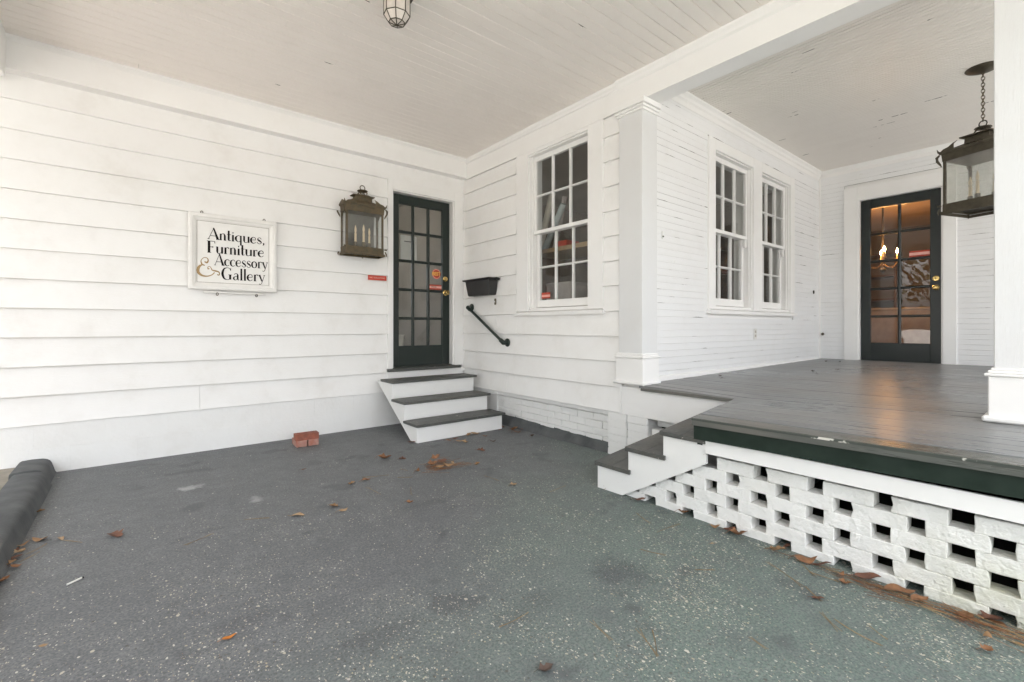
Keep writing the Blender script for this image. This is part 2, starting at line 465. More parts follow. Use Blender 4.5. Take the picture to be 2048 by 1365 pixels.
M['card'] = plain('cardboard', (.36, .24, .13), .85, var=.15, bump=.1)
M['redbrick'] = plain('red_brick', (.32, .105, .065), .85, vscale=16, bump=.7, bscale=70, c2=(.22, .08, .055))
M['redbrick2'] = plain('dusty_red_brick', (.36, .15, .11), .88, vscale=14, bump=.7, bscale=70, c2=(.42, .27, .23))
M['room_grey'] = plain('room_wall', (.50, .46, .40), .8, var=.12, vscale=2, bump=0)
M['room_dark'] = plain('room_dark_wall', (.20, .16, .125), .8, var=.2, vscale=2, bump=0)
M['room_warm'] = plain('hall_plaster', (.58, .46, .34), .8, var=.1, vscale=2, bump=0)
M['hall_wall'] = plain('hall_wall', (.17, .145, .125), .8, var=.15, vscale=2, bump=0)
M['room_floor'] = plain('room_floor', (.10, .06, .035), .5, var=.3, vscale=5)
M['wood'] = plain('brown_wood', (.115, .055, .026), .45, vscale=9, bump=.1, c2=(.06, .03, .015))
M['cloth'] = plain('pale_cloth', (.42, .38, .36), .9, var=.15)
M['roof'] = plain('roofing', (.12, .12, .12), .9)
M['white_plastic'] = plain('white_plastic', (.72, .71, .68), .4, var=.03, bump=0)
M['opal'] = plain('opal_glass', (.62, .57, .52), .35, var=.12, vscale=30, bump=0)
M['flame'] = emit('lit_bulb', (1.0, .46, .14), 75)
M['pale_ground'] = plain('outer_ground', (.46, .44, .412), .95, vscale=.5, bump=.6, bscale=14, c2=(.39, .372, .345))  # outer ground kept pale so it bounces more light under the roof
LEAF = [plain('dry_leaf_%d' % i, c, .75, vscale=26, bump=.3, bscale=90, c2=c2) for i, (c, c2) in enumerate([
    ((.27, .130, .060), (.16, .075, .035)), ((.34, .205, .105), (.23, .13, .06)), ((.17, .075, .045), (.10, .045, .03)), ((.38, .265, .155), (.28, .18, .10)), ((.105, .07, .055), (.065, .045, .038)), ((.52, .20, .03), (.40, .13, .02))])]
M['needle'] = plain('pine_needle', (.34, .165, .065), .7, vscale=9, bump=0, c2=(.22, .095, .04))
M['needle2'] = plain('pale_pine_needle', (.33, .24, .12), .7, vscale=9, bump=0, c2=(.24, .15, .07))

# ------------------------------------------------------------------ dimensions
ZC, ZP = 3.175, 3.225            # carport and porch ceilings
YC, XD = -2.62, 4.12             # porch walls
Z0, PITCH = .37, .2165           # clapboard courses
XB = -3.93                       # outer beam of the carport
YEND = -5.75
YPOR = -7.6                      # unseen front of the porch, pushed out to dim the porch walls

def zdeck(x, y):
    z = .632 + .008*max(x, 0) + .045*min(x, 0)
    z += .016*max(0, -3.6 - y)*(1 if x < .3 else max(0, 1-(x-.3)/1.0))
    z -= .018*math.exp(-((y+3.5)/.45)**2)*math.exp(-(x/.5)**2)
    return z

# ------------------------------------------------------------------ ground
def grid(name, x0, x1, y0, y1, z, nx, ny, mat, amp=0, sc_=1.0):
    vs, fs = [], []
    for j in range(ny+1):
        for i in range(nx+1):
            x = x0+(x1-x0)*i/nx; y = y0+(y1-y0)*j/ny
            vs.append((x, y, z + (amp*(noise.noise(Vector((x*sc_, y*sc_, 3.7)))) if amp else 0)))
    for j in range(ny):
        for i in range(nx):
            a = j*(nx+1)+i; fs.append((a, a+1, a+nx+2, a+nx+1))
    mb = MB(); mb.add(vs, fs, True)
    return mb.build(name, mat)
tag(grid('ground', -150, 150, -150, 150, -.06, 30, 30, M['pale_ground']), kind='structure')
tag(MB().box(XB+.24, .6, -14, .1, -.12, 0).build('carport_slab', M['slab']), kind='structure')
mu = grid('leaf_litter', -6.2, -3.84, -6, -.52, .03, 60, 120, M['mulch'], .05, 6)
tag(mu, 'brown leaf litter and bark beyond the rounded slab edge', 'leaf litter', kind='stuff')
tag(MB().box(-6.2, -3.84, -.52, .02, -.1, .075, .01).build('pavement', M['concrete']), kind='structure')

# rounded curb along the slab's outer edge
cu = empty('curb', (-3.78, -1.5, 0), 'rounded dark grey painted concrete curb along the slab edge', 'curb')
def curb_piece(y0, y1, h, wd, cx):
    prof = [(cx + wd*a, h*b) for a, b in ((1.06, 0), (.98, .10), (.80, .66), (.70, .83), (.54, .93), (.30, .985), (-.30, 1.0), (-.84, .96), (-.97, .89), (-1.0, .72), (-1.02, .3))]
    prof += [(cx-wd, -.06), (cx+wd, -.06)]
    mb = MB(); n = max(8, int(abs(y1-y0)/.05)); m = len(prof); vs = []; fs = []
    for i in range(n+1):
        y = y0+(y1-y0)*i/n
        for (x, z) in prof:
            q = noise.noise(Vector((x*4, y*.9, z*4)))*.007 
            vs.append((x+q, y, z+q*.8))
    for i in range(n):
        for k in range(m): fs.append((i*m+k, i*m+(k+1) % m, (i+1)*m+(k+1) % m, (i+1)*m+k))
    fs += [tuple(range(m)), tuple(range(n*m+m-1, n*m-1, -1))]
    mb.add(vs, fs, True)
    return mb.build('curb_section', M['curb'], cu)
curb_piece(-.40, .0, .118, .098, -3.785)
curb_piece(-6.4, -.408, .108, .098, -3.772)

# ------------------------------------------------------------------ house
house = empty('house', (0, 0, 0), 'white painted timber house with clapboard walls, carport ceiling and covered porch', 'house')
FA = lambda x, z: ((x, 0, z), (1, 0, 0), (0, -1, 0))
FB = lambda y, z: ((0, y, z), (0, -1, 0), (-1, 0, 0))
FC = lambda x, z: ((x, YC, z), (1, 0, 0), (0, -1, 0))
FD = lambda y, z: ((XD, y, z), (0, -1, 0), (-1, 0, 0))

def wall_backing(name, frame, u0, u1, z0, z1, holes, th=.12):
    """sheathing with openings; d<0 is inside"""
    mb = MB(frame)
    us = sorted(set([u0, u1] + [h[0] for h in holes] + [h[1] for h in holes]))
    for a, b in zip(us[:-1], us[1:]):
        hs_ = sorted([h for h in holes if h[0] <= a+1e-6 and h[1] >= b-1e-6], key=lambda h: h[2])
        z = z0
        for h in hs_:
            if h[2] > z: mb.box(a, b, -th, -.004, z, h[2])
            z = h[3]
        if z < z1: mb.box(a, b, -th, -.004, z, z1)
    return mb.build(name, M['trim'], house)

DOOR_A = (-.965, -.175, .63, 2.64)          # x0 x1 z0 z1
WIN_B = (1.255, 2.095, 1.275, 2.90)         # u = -y
WIN_C = [(1.20, 2.05, 1.29, 2.85), (2.25, 3.07, 1.29, 2.85)]
DOOR_D = (3.09, 3.885, .60, 2.745)          # u = -y
wallA = wall_backing('clapboard_wall', FA(0, 0), -6.0, .0, .30, ZC+.1, [DOOR_A])
wallB = wall_backing('clapboard_wall', FB(0, 0), -.12, 2.68, .33, ZC+.1, [WIN_B])
wallC = wall_backing('plank_wall', FC(0, 0), .0, XD, .40, ZP+.1, WIN_C)
wallD = wall_backing('plank_wall', FD(0, 0), 2.62, 7.6, .40, ZP+.1, [DOOR_D])

def clap(frame, u0, u1, zb, zt, parent, tilt=0.0):
    mb = MB(frame)
    lap = .018
    top = zt+lap
    frac = min(1.0, (top-zb)/(PITCH+lap))
    dt = .036 - .030*frac
    n = max(2, int(abs(u1-u0)/.12)); vs = []; fs = []
    sd_ = rnd.random()*50
    for i in range(n+1):
        u = u0+(u1-u0)*i/n
        q = noise.noise(Vector((u*1.1, sd_, zb)))*.0035
        s2 = noise.noise(Vector((u*1.3, sd_+9, zb)))*.0035 + (noise.noise(Vector((u*9, sd_, 4)))*.003 if zb < .45 else 0)
        vs += [(u, -.003, zb+s2), (u, .0345+q, zb+s2), (u, .0365+q, zb+.002+s2), (u, dt+q*.4, top), (u, -.003, top)]
    for i in range(n):
        for k in range(5): fs.append((i*5+k, i*5+(k+1) % 5, (i+1)*5+(k+1) % 5, (i+1)*5+k))
    fs += [(0, 1, 2, 3, 4), tuple(n*5+k for k in (4, 3, 2, 1, 0))]
    mb.add(vs, fs)
    return mb.build('board', M['clap'], parent)

def courses(frame, wall, spans, ztop, joints):
    """spans(zb, zt) -> list of (u0,u1)"""
    k = 0
    while Z0 + k*PITCH < ztop - .02:
        zb = Z0 + k*PITCH; zt = min(zb+PITCH, ztop-.018)
        for (a, b, zz0, zz1) in spans(zb, zt):
            cuts = [a] + [j for (kk, j) in joints if kk == k and a+.05 < j < b-.05] + [b]
            for c0, c1 in zip(cuts[:-1], cuts[1:]):
                clap(frame, c0 + (.0012 if c0 != a else 0), c1 - (.0012 if c1 != b else 0), zz0, zz1, wall)
        k += 1
def spansA(zb, zt):
    if zb > 2.74: return [(-6.0, -.026, zb, zt)]
    if zt > 2.76: return [(-6.0, -1.032, zb, zt), (-1.032, -.026, 2.757, zt)]
    if zt < .60: return [(-6.0, -.026, zb, zt)]
    return [(-6.0, -1.032, zb, zt)]
courses(FA(0, 0), wallA, spansA, 2.99, [(0, -2.78), (7, -4.4)])
def spansB(zb, zt):
    if zt < 1.22: return [(.026, 2.445, zb, zt)]
    if zb < 1.22: return [(.026, 1.07, zb, zt), (2.268, 2.445, zb, zt), (1.07, 2.268, zb, 1.212)]
    return [(.026, 1.07, zb, zt), (2.268, 2.445, zb, zt)]
courses(FB(0, 0), wallB, spansB, 2.925, [(0, .90), (3, .70)])

# corner boards, cornice, friezes
MB(FA(0, 0)).box(-.045, .0, .0, .030, .55, 2.94, .002).build('corner_board', M['trim'], wallA)
mb = MB()
mb.prism([(-.006, 2.94), (-.115, 2.94), (-.115, 2.952), (-.110, 2.955), (-.110, 3.135), (-.135, 3.160), (-.135, ZC+.01), (-.006, ZC+.01)], 'x', XB-2, -.002)
mb.build('cornice', M['trim'], house)
mb = MB()
mb.prism([(-.002, 2.93), (-.030, 2.93), (-.030, 3.115), (-.040, 3.118), (-.043, 3.135), (-.055, 3.150), (-.058, ZC+.01), (-.002, ZC+.01)], 'y', -.112, -2.43)
mb.build('frieze', M['trim'], house)

# foundation under the clapboards of the left wall: painted concrete blocks
fA = MB(FA(0, 0)).box(-6.0, .0, -.12, -.012, -.1, .372).build('block_foundation', M['masonry'], house)
def rough_block(sx, sy, sz, bev, jit, seed, seg=1, sub=0):
    bm = bmesh.new()
    bmesh.ops.create_cube(bm, size=1)
    for v in bm.verts: v.co = Vector((v.co.x*sx, v.co.y*sy, v.co.z*sz))
    if sub: bmesh.ops.subdivide_edges(bm, edges=[e for e in bm.edges if e.calc_length() > max(sx, sy, sz)*.9], cuts=sub, use_grid_fill=True)
    bmesh.ops.bevel(bm, geom=[e for e in bm.edges if e.calc_face_angle(0) > .5], offset=bev, segments=seg, affect='EDGES', clamp_overlap=True)
    for v in bm.verts:
        q = Vector((seed*3.1, seed*1.7, seed))
        v.co += Vector((noise.noise(v.co*18+q), noise.noise(v.co*18+q*2+Vector((5, 0, 0))), noise.noise(v.co*18+q*3+Vector((0, 7, 0)))))*jit
    return bm
def bm_mesh(bm, name, mat, smooth=False):
    me = bpy.data.meshes.new(name); bm.to_mesh(me); bm.free()
    if smooth:
        me.polygons.foreach_set('use_smooth', [True]*len(me.polygons)); me.set_sharp_from_angle(angle=R(45))
    me.materials.append(mat); return me
blocks = [bm_mesh(rough_block(.3988, .06, .1988, .0009, .0010, i+1, 1, 1), 'block', M['masonry']) for i in range(4)]
for r_ in range(2):
    x = -6.0 + (.2 if r_ else 0)
    while x < -.1:
        place('block', blocks[rnd.randrange(4)], fA, (x+.2, -.018+.03-.006+rnd.uniform(-.0005, .0005), -.012+.1+.199*r_))
        x += .3985

# painted brick under wall B
fB = MB(FB(0, 0)).box(.0, 2.7, -.16, -.055, -.1, .40).build('brick_foundation', M['masonry'], house)
bvar = [bm_mesh(rough_block(.06, .202, .0625, .003, .0022, i+11, 1, 1), 'brick', M['masonry']) for i in range(5)]
for k in range(6):
    y = -.66 - (.1 if k % 2 else 0)
    z = -.012 + .0655*k + .031
    if k % 2: place('brick', bvar[0], fB, (.07, -.71, z), scale=(1, .48, 1))
    while y > -2.35:
        place('brick', bvar[rnd.randrange(5)], fB, (.07 + rnd.uniform(-.003, .003), y-.103, z + rnd.uniform(-.001, .001)), (rnd.uniform(-.006, .006), 0, rnd.uniform(-.006, .006)))
        y -= .2055
MB(FB(0, 0)).box(.53, .66, -.06, -.02, -.02, .36, .003).build('corner_post', M['trim'], house)
MB(FB(0, 0)).box(.26, .70, -.045, .004, .318, .352, .003).build('ledger_board', M['trim'], house)
# rounded cement fillet at the wall foot
mb = MB(); n = 46; prof_n = 7; vs = []; fs = []
for i in range(n+1):
    y = -.56 - (2.315-.56)*i/n
    hgt = .115 - .035*i/n + .008*noise.noise(Vector((y*9, 1, 0)))
    wd = .075 + .012*noise.noise(Vector((y*4, 8, 0)))
    for k in range(prof_n):
        a = k/(prof_n-1)
        vs.append((.048 - wd*(1-(1-a)**1.6) - .0, y, hgt*(1-a)**1.7 + .0015))
    vs.append((.06, y, 0)); vs.append((.06, y, hgt))
m_ = prof_n+2
for i in range(n):
    for k in range(m_): fs.append((i*m_+k, i*m_+(k+1) % m_, (i+1)*m_+(k+1) % m_, (i+1)*m_+k))
fs += [tuple(range(m_)), tuple(range(n*m_+m_-1, n*m_-1, -1))]
mb.add(vs, fs, True); mb.build('cement_fillet', M['curb'], house)

# brick pier below the column
pier = empty('brick_pier', (0.08, -2.52, 0), parent=house)
pv = [bm_mesh(rough_block(.205, .20, .066, .006, .004, i+31, 2, 1), 'brick', M['masonry'], True) for i in range(4)]
for k in range(6):
    z = .033 + .0625*k - .01
    offs = (0, .1) if k % 2 else (0, 0)
    for j in range(2): place('brick', pv[rnd.randrange(4)], pier, (.07 + rnd.uniform(-.003, .003), -2.42 - .2035*j, z), (0, 0, rnd.uniform(-.01, .01)), (1, 1.0, .98))
MB().box(-.016, .17, -2.715, -2.325, .352, .372, .004).build('pier_cap', M['masonry'], house)

# ------------------------------------------------------------------ ceilings
def beadboard(length, pitch, axis):
    """one ceiling board with a bead groove down the middle and v edges; local, face down at z=0"""
    h = pitch/2 - .0013
    p = [(-h, .014), (-h, .009), (-h+.0035, 0), (-.0055, 0), (-.003, .004), (0, .0005), (.003, .004), (.0055, 0), (h-.0035, 0), (h, .009), (h, .014)]
    if pitch > .085: p = [(-h, .014), (-h, .008), (-h+.0030, 0), (h-.0030, 0), (h, .008), (h, .014)]
    mb = MB()
    if axis == 'x': mb.prism([(a, b) for a, b in p], 'x', -length/2, length/2)
    else: mb.prism([(a, b) for a, b in p], 'y', -length/2, length/2)
    return mb
ceilA = MB().box(XB-.3, .25, YEND, .0, ZC+.016, ZC+.12).build('carport_ceiling', M['ceil'], house)
cb = {}
y = -.136
i = 0
while y > YEND:
    # butt joints break some boards
    j = -3.2 + 2.9*((i*0.618) % 1)
    for a, b in ((XB-.2, j), (j, -.03)):
        ln = round((b-a), 1)
        if ln not in cb: cb[ln] = beadboard(ln, .087, 'x').mesh('board', M['ceil'])
        o = place('board', cb[ln], ceilA, ((a+b)/2, y-.0435, ZC + rnd.uniform(-.0008, .0008)), (rnd.uniform(-.003, .003), 0, 0), ((b-a-.0012)/ln, 1, 1))
    y -= .087; i += 1
ceilP = MB().box(.1, XD, YPOR, YC, ZP+.016, ZP+.12).build('porch_ceiling', M['pceil'], house)
x = .165; me = beadboard(YC-YPOR, .080, 'y').mesh('board', M['pceil'])
while x < XD:
    place('board', me, ceilP, (x+.04, (YC+YPOR)/2, ZP + rnd.uniform(-.0008, .0008)), (0, rnd.uniform(-.004, .004), 0))
    x += .080
MB().box(XB-2.1, 8.2, YEND-.95, 4.5, ZP+.22, ZP+.32).build('roof', M['roof'], house)  # unseen overhang lengthened left and front to cut sky light on the walls
MB().box(XB-2.09, XB-.23, YEND-.94, .0, ZP+.195, ZP+.218).build('bounce_soffit', M['trim'], house)  # white board added under the overhang to bounce ground light
MB().box(XB-.22, -.05, YEND-.94, YEND-.21, ZP+.195, ZP+.218).build('bounce_soffit', M['trim'], house)
MB().box(.0, 8.2, YPOR-.8, YEND-.96, ZP+.22, ZP+.32).build('roof', M['roof'], house)  # unseen porch roof carried forward to shade the porch

# beam over the porch opening, with its crown
bmx = MB()
bmx.prism([(-.040, 2.945), (.135, 2.945), (.135, ZP+.01), (.02, ZP+.01), (.02, ZC+.012), (-.075, ZC+.012), (-.075, 3.160), (-.062, 3.140), (-.055, 3.120), (-.046, 3.112), (-.040, 3.105)], 'y', -2.432, YPOR)
bmx.build('porch_beam', M['trim'], house)
MB().box(.02, .16, -2.44, YC-.002, 2.9, ZP, 0).build('beam_end', M['trim'], house)
# crown along porch walls
MB().prism([(YC+.002, ZP-.115), (YC-.016, ZP-.115), (YC-.018, ZP-.07), (YC-.030, ZP-.055), (YC-.034, ZP-.03), (YC-.055, ZP-.012), (YC-.058, ZP+.01), (YC+.002, ZP+.01)], 'x', .135, XD).build('crown_moulding', M['trim'], house)
MB().prism([(XD+.002, ZP-.09), (XD-.014, ZP-.09), (XD-.016, ZP-.05), (XD-.028, ZP-.035), (XD-.048, ZP-.010), (XD-.05, ZP+.01), (XD+.002, ZP+.01)], 'y', YC-.056, YPOR).build('crown_moulding', M['trim'], house)
# outer carport beam and posts that hold it (left of the picture and behind the camera)
MB().box(XB-.22, XB, YEND, -.137, 2.86, ZC+.014, .003).build('carport_beam', M['trim'], house)
MB().box(XB-.22, -.0405, YEND-.2, YEND, 2.86, ZP+.2, .003).build('carport_beam', M['trim'], house)
MB().box(-.04, XD+4, YPOR-.2, YPOR-.001, 2.90, ZP+.2, .003).build('porch_beam', M['trim'], house)

# ------------------------------------------------------------------ porch wall planks
def plank_course(frame, wall, u0, u1, z0, z1, holes, pitch=.0592):
    z = z0; cache = {}
    while z < z1 - .01:
        zz = min(z+pitch, z1)
        segs = [(u0, u1)]
        for h in holes:
            if zz > h[2]+.004 and z < h[3]-.004:
                ns = []
                for a, b in segs:
                    if h[0] > a: ns.append((a, min(b, h[0])))
                    if h[1] < b: ns.append((max(a, h[1]), b))
                    if h[1] <= a or h[0] >= b: ns = ns
                segs = [s for s in ns if s[1]-s[0] > .02]
        for a, b in segs:
            key = round(b-a, 3)
            if key not in cache:
                hh = pitch/2 - .0004; l = (b-a)/2; d = .014
                prof = [(-.006, -hh), (d-.0013, -hh), (d, -hh+.0013), (d, hh-.0013), (d-.0013, hh), (-.006, hh)]
                mb = MB()
                if frame is FC: mb.prism([(-q, r2) for q, r2 in prof], 'x', -l, l)
                else: mb.prism([(-q, r2) for q, r2 in prof], 'y', -l, l)
                cache[key] = mb.mesh('plank', M['plank'])
            jit = rnd.uniform(-.0012, .0012)
            mid = (a+b)/2
            if frame is FC: loc = (mid, YC-jit, z+pitch/2)
            else: loc = (XD-jit, -mid, z+pitch/2)
            sc_z = min(1.0, (zz-z)/pitch)
            if sc_z < .999:
                loc = (loc[0], loc[1], (z+zz)/2)
            place('plank', cache[key], wall, loc, (0, 0, 0), (1, 1, sc_z))
        z = zz
# planks stop at the casings
plank_course(FC, wallC, .162, XD-.014, .655, ZP-.116, [(1.085, 3.185, 1.20, 2.95)])
plank_course(FD, wallD, 2.635, 7.5, .66, ZP-.091, [(2.925, 4.015, .60, 2.925)])
MB().prism([(YC-.013, .60), (YC-.034, .60), (YC-.034, .660), (YC-.028, .674), (YC-.013, .680)], 'x', .16, XD-.016).build('skirting', M['trim'], wallC)
MB().prism([(XD-.013, YC-.034), (XD-.030, YC-.034), (XD-.030, YC-.012), (XD-.013, YC-.012)], 'z', .64, ZP-.09).build('corner_bead', M['trim'], wallD)

# ------------------------------------------------------------------ windows
def sash(frame, u0, u1, z0, z1, d0, d1, parent, stile, top, bot, glass, cols=3, rows=2, mun=.022):
    mb = MB(frame)
    mb.box(u0, u0+stile, d0, d1, z0, z1, .002); mb.box(u1-stile, u1, d0, d1, z0, z1, .002)
    mb.box(u0+stile, u1-stile, d0, d1-.0005, z0, z0+bot, .002); mb.box(u0+stile, u1-stile, d0, d1-.0005, z1-top, z1, .002)
    mb.build('sash', M['trim'], parent)
    gu0, gu1, gz0, gz1 = u0+stile, u1-stile, z0+bot, z1-top
    pw = (gu1-gu0-mun*(cols-1))/cols; ph = (gz1-gz0-mun*(rows-1))/rows
    dm = (d0+d1)/2
    for c in range(1, cols):
        u = gu0 + c*pw + (c-1)*mun
        MB(frame).prism([(u, d0+.004), (u+mun, d0+.004), (u+mun, dm), (u+mun*.68, d1-.003), (u+mun*.32, d1-.003), (u, dm)], 'z', gz0, gz1).build('muntin', M['trim'], parent)
    for r_ in range(1, rows):
        z = gz0 + r_*ph + (r_-1)*mun
        for c in range(cols):
            u = gu0 + c*(pw+mun)
            MB(frame).prism([(d0+.004, z), (dm, z), (d1-.004, z+mun*.32), (d1-.004, z+mun*.68), (dm, z+mun), (d0+.004, z+mun)], 'x', u, u+pw).build('muntin', M['trim'], parent)
    for c in range(cols):
        for r_ in range(rows):
            u = gu0+c*(pw+mun); z = gz0+r_*(ph+mun)
            a = rnd.uniform(-.0012, .0012); b = rnd.uniform(-.0012, .0012)
            vs = [(u-.003, dm-.006+a, z-.003), (u+pw+.003, dm-.006-a, z-.003), (u+pw+.003, dm-.006-a+b, z+ph+.003), (u-.003, dm-.006+a+b, z+ph+.003)]
            MB(frame).add(vs, [(0, 1, 2, 3)]).build('pane', glass, parent)

def window(frame, op, meet, casing, head, glass, sill_over=.012, sill_h=.055, apron=True, jd=.16, sash_d=-.035, top_gap=.03):
    u0, u1, z0, z1 = op
    mb = MB(frame)
    t_ = .022
    mb.box(u0, u0+t_, -jd, .012, z0, z1); mb.box(u1-t_, u1, -jd, .012, z0, z1); mb.box(u0+t_, u1-t_, -jd, .012, z1-t_, z1); 
    mb.prism([(-jd, z0), (.012, z0-.012), (.012, z0+.016), (-jd, z0+.03)], 'x', u0, u1)
    # parting stops
    for uu in (u0+t_, u1-t_-.012): mb.box(uu, uu+.012, sash_d+.002, sash_d+.016, z0+.02, z1-t_)
    wn = mb.build('window', M['trim'], house)
    a, b = u0+t_+.002, u1-t_-.002
    sash(frame, a, b, meet-.018, z1-t_-.002, sash_d-.038, sash_d, wn, .042, .05, .036, glass)
    sash(frame, a, b, z0+.028, meet+.016, sash_d-.079, sash_d-.041, wn, .048, .034, .075, glass)
    return wn
winB = window(FB(0, 0), WIN_B, 2.085, None, None, M['glassB'])
fr = FB(0, 0)
MB(fr).box(1.073, 1.262, 0, .032, 1.262, 2.928, .003).build('casing', M['trim'], winB)
MB(fr).box(2.088, 2.266, 0, .032, 1.262, 2.928, .003).build('casing', M['trim'], winB)
MB(fr).box(1.262, 2.088, 0, .031, 2.893, 2.929, .003).build('head_casing', M['trim'], winB)
MB(fr).prism([(0, 1.222), (.050, 1.215), (.054, 1.248), (.0, 1.262)], 'x', 1.058, 2.280).build('sill', M['trim'], winB)
# decal in the lowest left pane of that window
mb = MB(fr); mb.box(1.345, 1.475, -.0905, -.089, 1.395, 1.455); dec = mb.build('sticker', M['orange'], winB)
MB(fr).box(1.345, 1.475, -.0885, -.0875, 1.410, 1.432).build('sticker', M['pink'], winB)

fr = FC(0, 0)
for i, op in enumerate(WIN_C):
    wn = window(fr, op, 2.075, None, None, M['glassB'], sash_d=-.028, jd=.18)
    if i == 0:
        MB(fr).box(1.08, 1.207, 0, .034, 1.275, 2.95, .003).build('casing', M['trim'], wn)
        MB(fr).box(2.043, 2.257, 0, .034, 1.275, 2.95, .003).build('casing', M['trim'], wn)
        MB(fr).box(1.207, 2.043, 0, .033, 2.842, 2.95, .003).build('head_casing', M['trim'], wn)
        MB(fr).prism([(0, 1.235), (.058, 1.228), (.062, 1.262), (.0, 1.277)], 'x', 1.062, 3.205).build('sill', M['trim'], wn)
    else:
        MB(fr).box(3.063, 3.185, 0, .034, 1.275, 2.95, .003).build('casing', M['trim'], wn)
        MB(fr).box(2.257, 3.063, 0, .033, 2.842, 2.95, .003).build('head_casing', M['trim'], wn)
    # sash-horn below the meeting rail
    MB(fr).box(op[1]-.062, op[1]-.032, -.066, -.034, 1.97, 2.06, .006).build('sash_horn', M['trim'], wn)

# ------------------------------------------------------------------ doors
def glazed_door(frame, op, d0, d1, cols, rows, stile, top, bot, mun, mat, glass, inset=.008):
    u0, u1, z0, z1 = op
    a, b, c, d = u0+inset, u1-inset, z0+.012, z1-inset
    mb = MB(frame)
    mb.box(a, a+stile, d0, d1, c, d, .003); mb.box(b-stile, b, d0, d1, c, d, .003)
    mb.box(a+stile, b-stile, d0+.0005, d1-.0005, c, c+bot, .003); mb.box(a+stile, b-stile, d0+.0005, d1-.0005, d-top, d, .003)
    dr = mb.build('door', mat, house)
    gu0, gu1, gz0, gz1 = a+stile, b-stile, c+bot, d-top
    pw = (gu1-gu0-mun*(cols-1))/cols; ph = (gz1-gz0-mun*(rows-1))/rows
    dm = (d0+d1)/2
    for i in range(1, cols):
        u = gu0+i*pw+(i-1)*mun
        MB(frame).prism([(u, d0+.003), (u+mun, d0+.003), (u+mun, d1-.012), (u+mun*.7, d1-.004), (u+mun*.3, d1-.004), (u, d1-.012)], 'z', gz0, gz1).build('muntin', mat, dr)
    for r_ in range(1, rows):
        z = gz0+r_*ph+(r_-1)*mun
        for i in range(cols):
            u = gu0+i*(pw+mun)
            MB(frame).prism([(d0+.003, z), (d1-.012, z), (d1-.005, z+mun*.3), (d1-.005, z+mun*.7), (d1-.012, z+mun), (d0+.003, z+mun)], 'x', u, u+pw).build('muntin', mat, dr)
    panes = {}
    for i in range(cols):
        for r_ in range(rows):
            u = gu0+i*(pw+mun); z = gz0+r_*(ph+mun)
            a_ = rnd.uniform(-.0006, .0006); b_ = rnd.uniform(-.0006, .0006)
            MB(frame).add([(u-.003, dm+a_, z-.003), (u+pw+.003, dm-a_, z-.003), (u+pw+.003, dm-a_+b_, z+ph+.003), (u-.003, dm+a_+b_, z+ph+.003)], [(0, 1, 2, 3)]).build('pane', glass, dr)
            panes[(i, r_)] = (u, u+pw, z, z+ph)
    return dr, panes, dm

def to_w(frame, p):
    return MB(frame).pt(p)
def hardware(frame, u, zk, zl, d, dr):
    def lathe_out(prof, z):
        mb = MB(frame); n = 20; vs = []; fs = []
        for (r_, h) in prof:
            for k in range(n):
                t = 2*math.pi*k/n; vs.append((u+r_*math.cos(t), d+h, z+r_*math.sin(t)))
        for i in range(len(prof)-1):
            for k in range(n): fs.append((i*n+k, i*n+(k+1) % n, (i+1)*n+(k+1) % n, (i+1)*n+k))
        fs.append(tuple(range((len(prof)-1)*n, len(prof)*n)))
        mb.add(vs, fs, True); return mb
    lathe_out([(.034, 0), (.034, .004), (.028, .009), (.013, .012), (.012, .028), (.022, .034), (.029, .046), (.029, .058), (.022, .067), (.009, .070), (.0, .070)], zk).build('door_knob', M['brass'], dr)
    k = lathe_out([(.033, 0), (.033, .006), (.028, .012), (.018, .013), (.017, .019), (.0, .019)], zl).build('deadbolt', M['brass'], dr)
    MB(frame).box(u-.003, u+.003, d+.0185, d+.0215, zl-.011, zl+.011).build('keyhole', M['black'], dr)

def text_mesh(body, size, mat, extrude=.0006, bold=0.0):
    cu_ = bpy.data.curves.new('lettering', 'FONT')
    cu_.body = body; cu_.size = size; cu_.align_x = 'CENTER'; cu_.align_y = 'CENTER'; cu_.extrude = extrude; cu_.offset = bold; cu_.resolution_u = 3
    o = bpy.data.objects.new('lettering', cu_); col.objects.link(o)
    dg = bpy.context.evaluated_depsgraph_get()
    me = bpy.data.meshes.new_from_object(o.evaluated_get(dg))
    bpy.data.objects.remove(o); bpy.data.curves.remove(cu_)
    me.materials.clear(); me.materials.append(mat); me.name = 'lettering'
    return me

fr = FA(0, 0)
doorA, panesA, dmA = glazed_door(fr, DOOR_A, -.095, -.052, 3, 5, .098, .105, .235, .030, M['door'], M['glassA'])
hardware(fr, DOOR_A[1]-.068, 1.520, 1.690, -.052, doorA)
# jambs, casing, sill
mb = MB(fr)
mb.box(DOOR_A[0]-.02, DOOR_A[0]+.004, -.13, .02, .62, 2.66); mb.box(DOOR_A[1]-.004, DOOR_A[1]+.02, -.13, .02, .62, 2.66); mb.box(DOOR_A[0]+.004, DOOR_A[1]-.004, -.13, .02, 2.636, 2.66)
mb.build('door_jamb', M['trim'], doorA)
MB(fr).box(-1.032, DOOR_A[0]-.012, 0, .040, .628, 2.757, .003).build('casing', M['trim'], doorA)
MB(fr).box(DOOR_A[1]+.012, -.046, 0, .040, .628, 2.757, .003).build('casing', M['trim'], doorA)
MB(fr).box(DOOR_A[0]-.012, DOOR_A[1]+.012, 0, .039, 2.648, 2.757, .003).build('head_casing', M['trim'], doorA)
MB(fr).prism([(-.1, .640), (-.10, .606), (.062, .596), (.066, .603), (.066, .618), (.060, .625), (-.04, .643)], 'x', -1.045, -.085).build('threshold', M['tread'], doorA)
MB(fr).box(-1.03, -.046, -.01, .030, .50, .597, .002).build('apron', M['trim'], doorA)
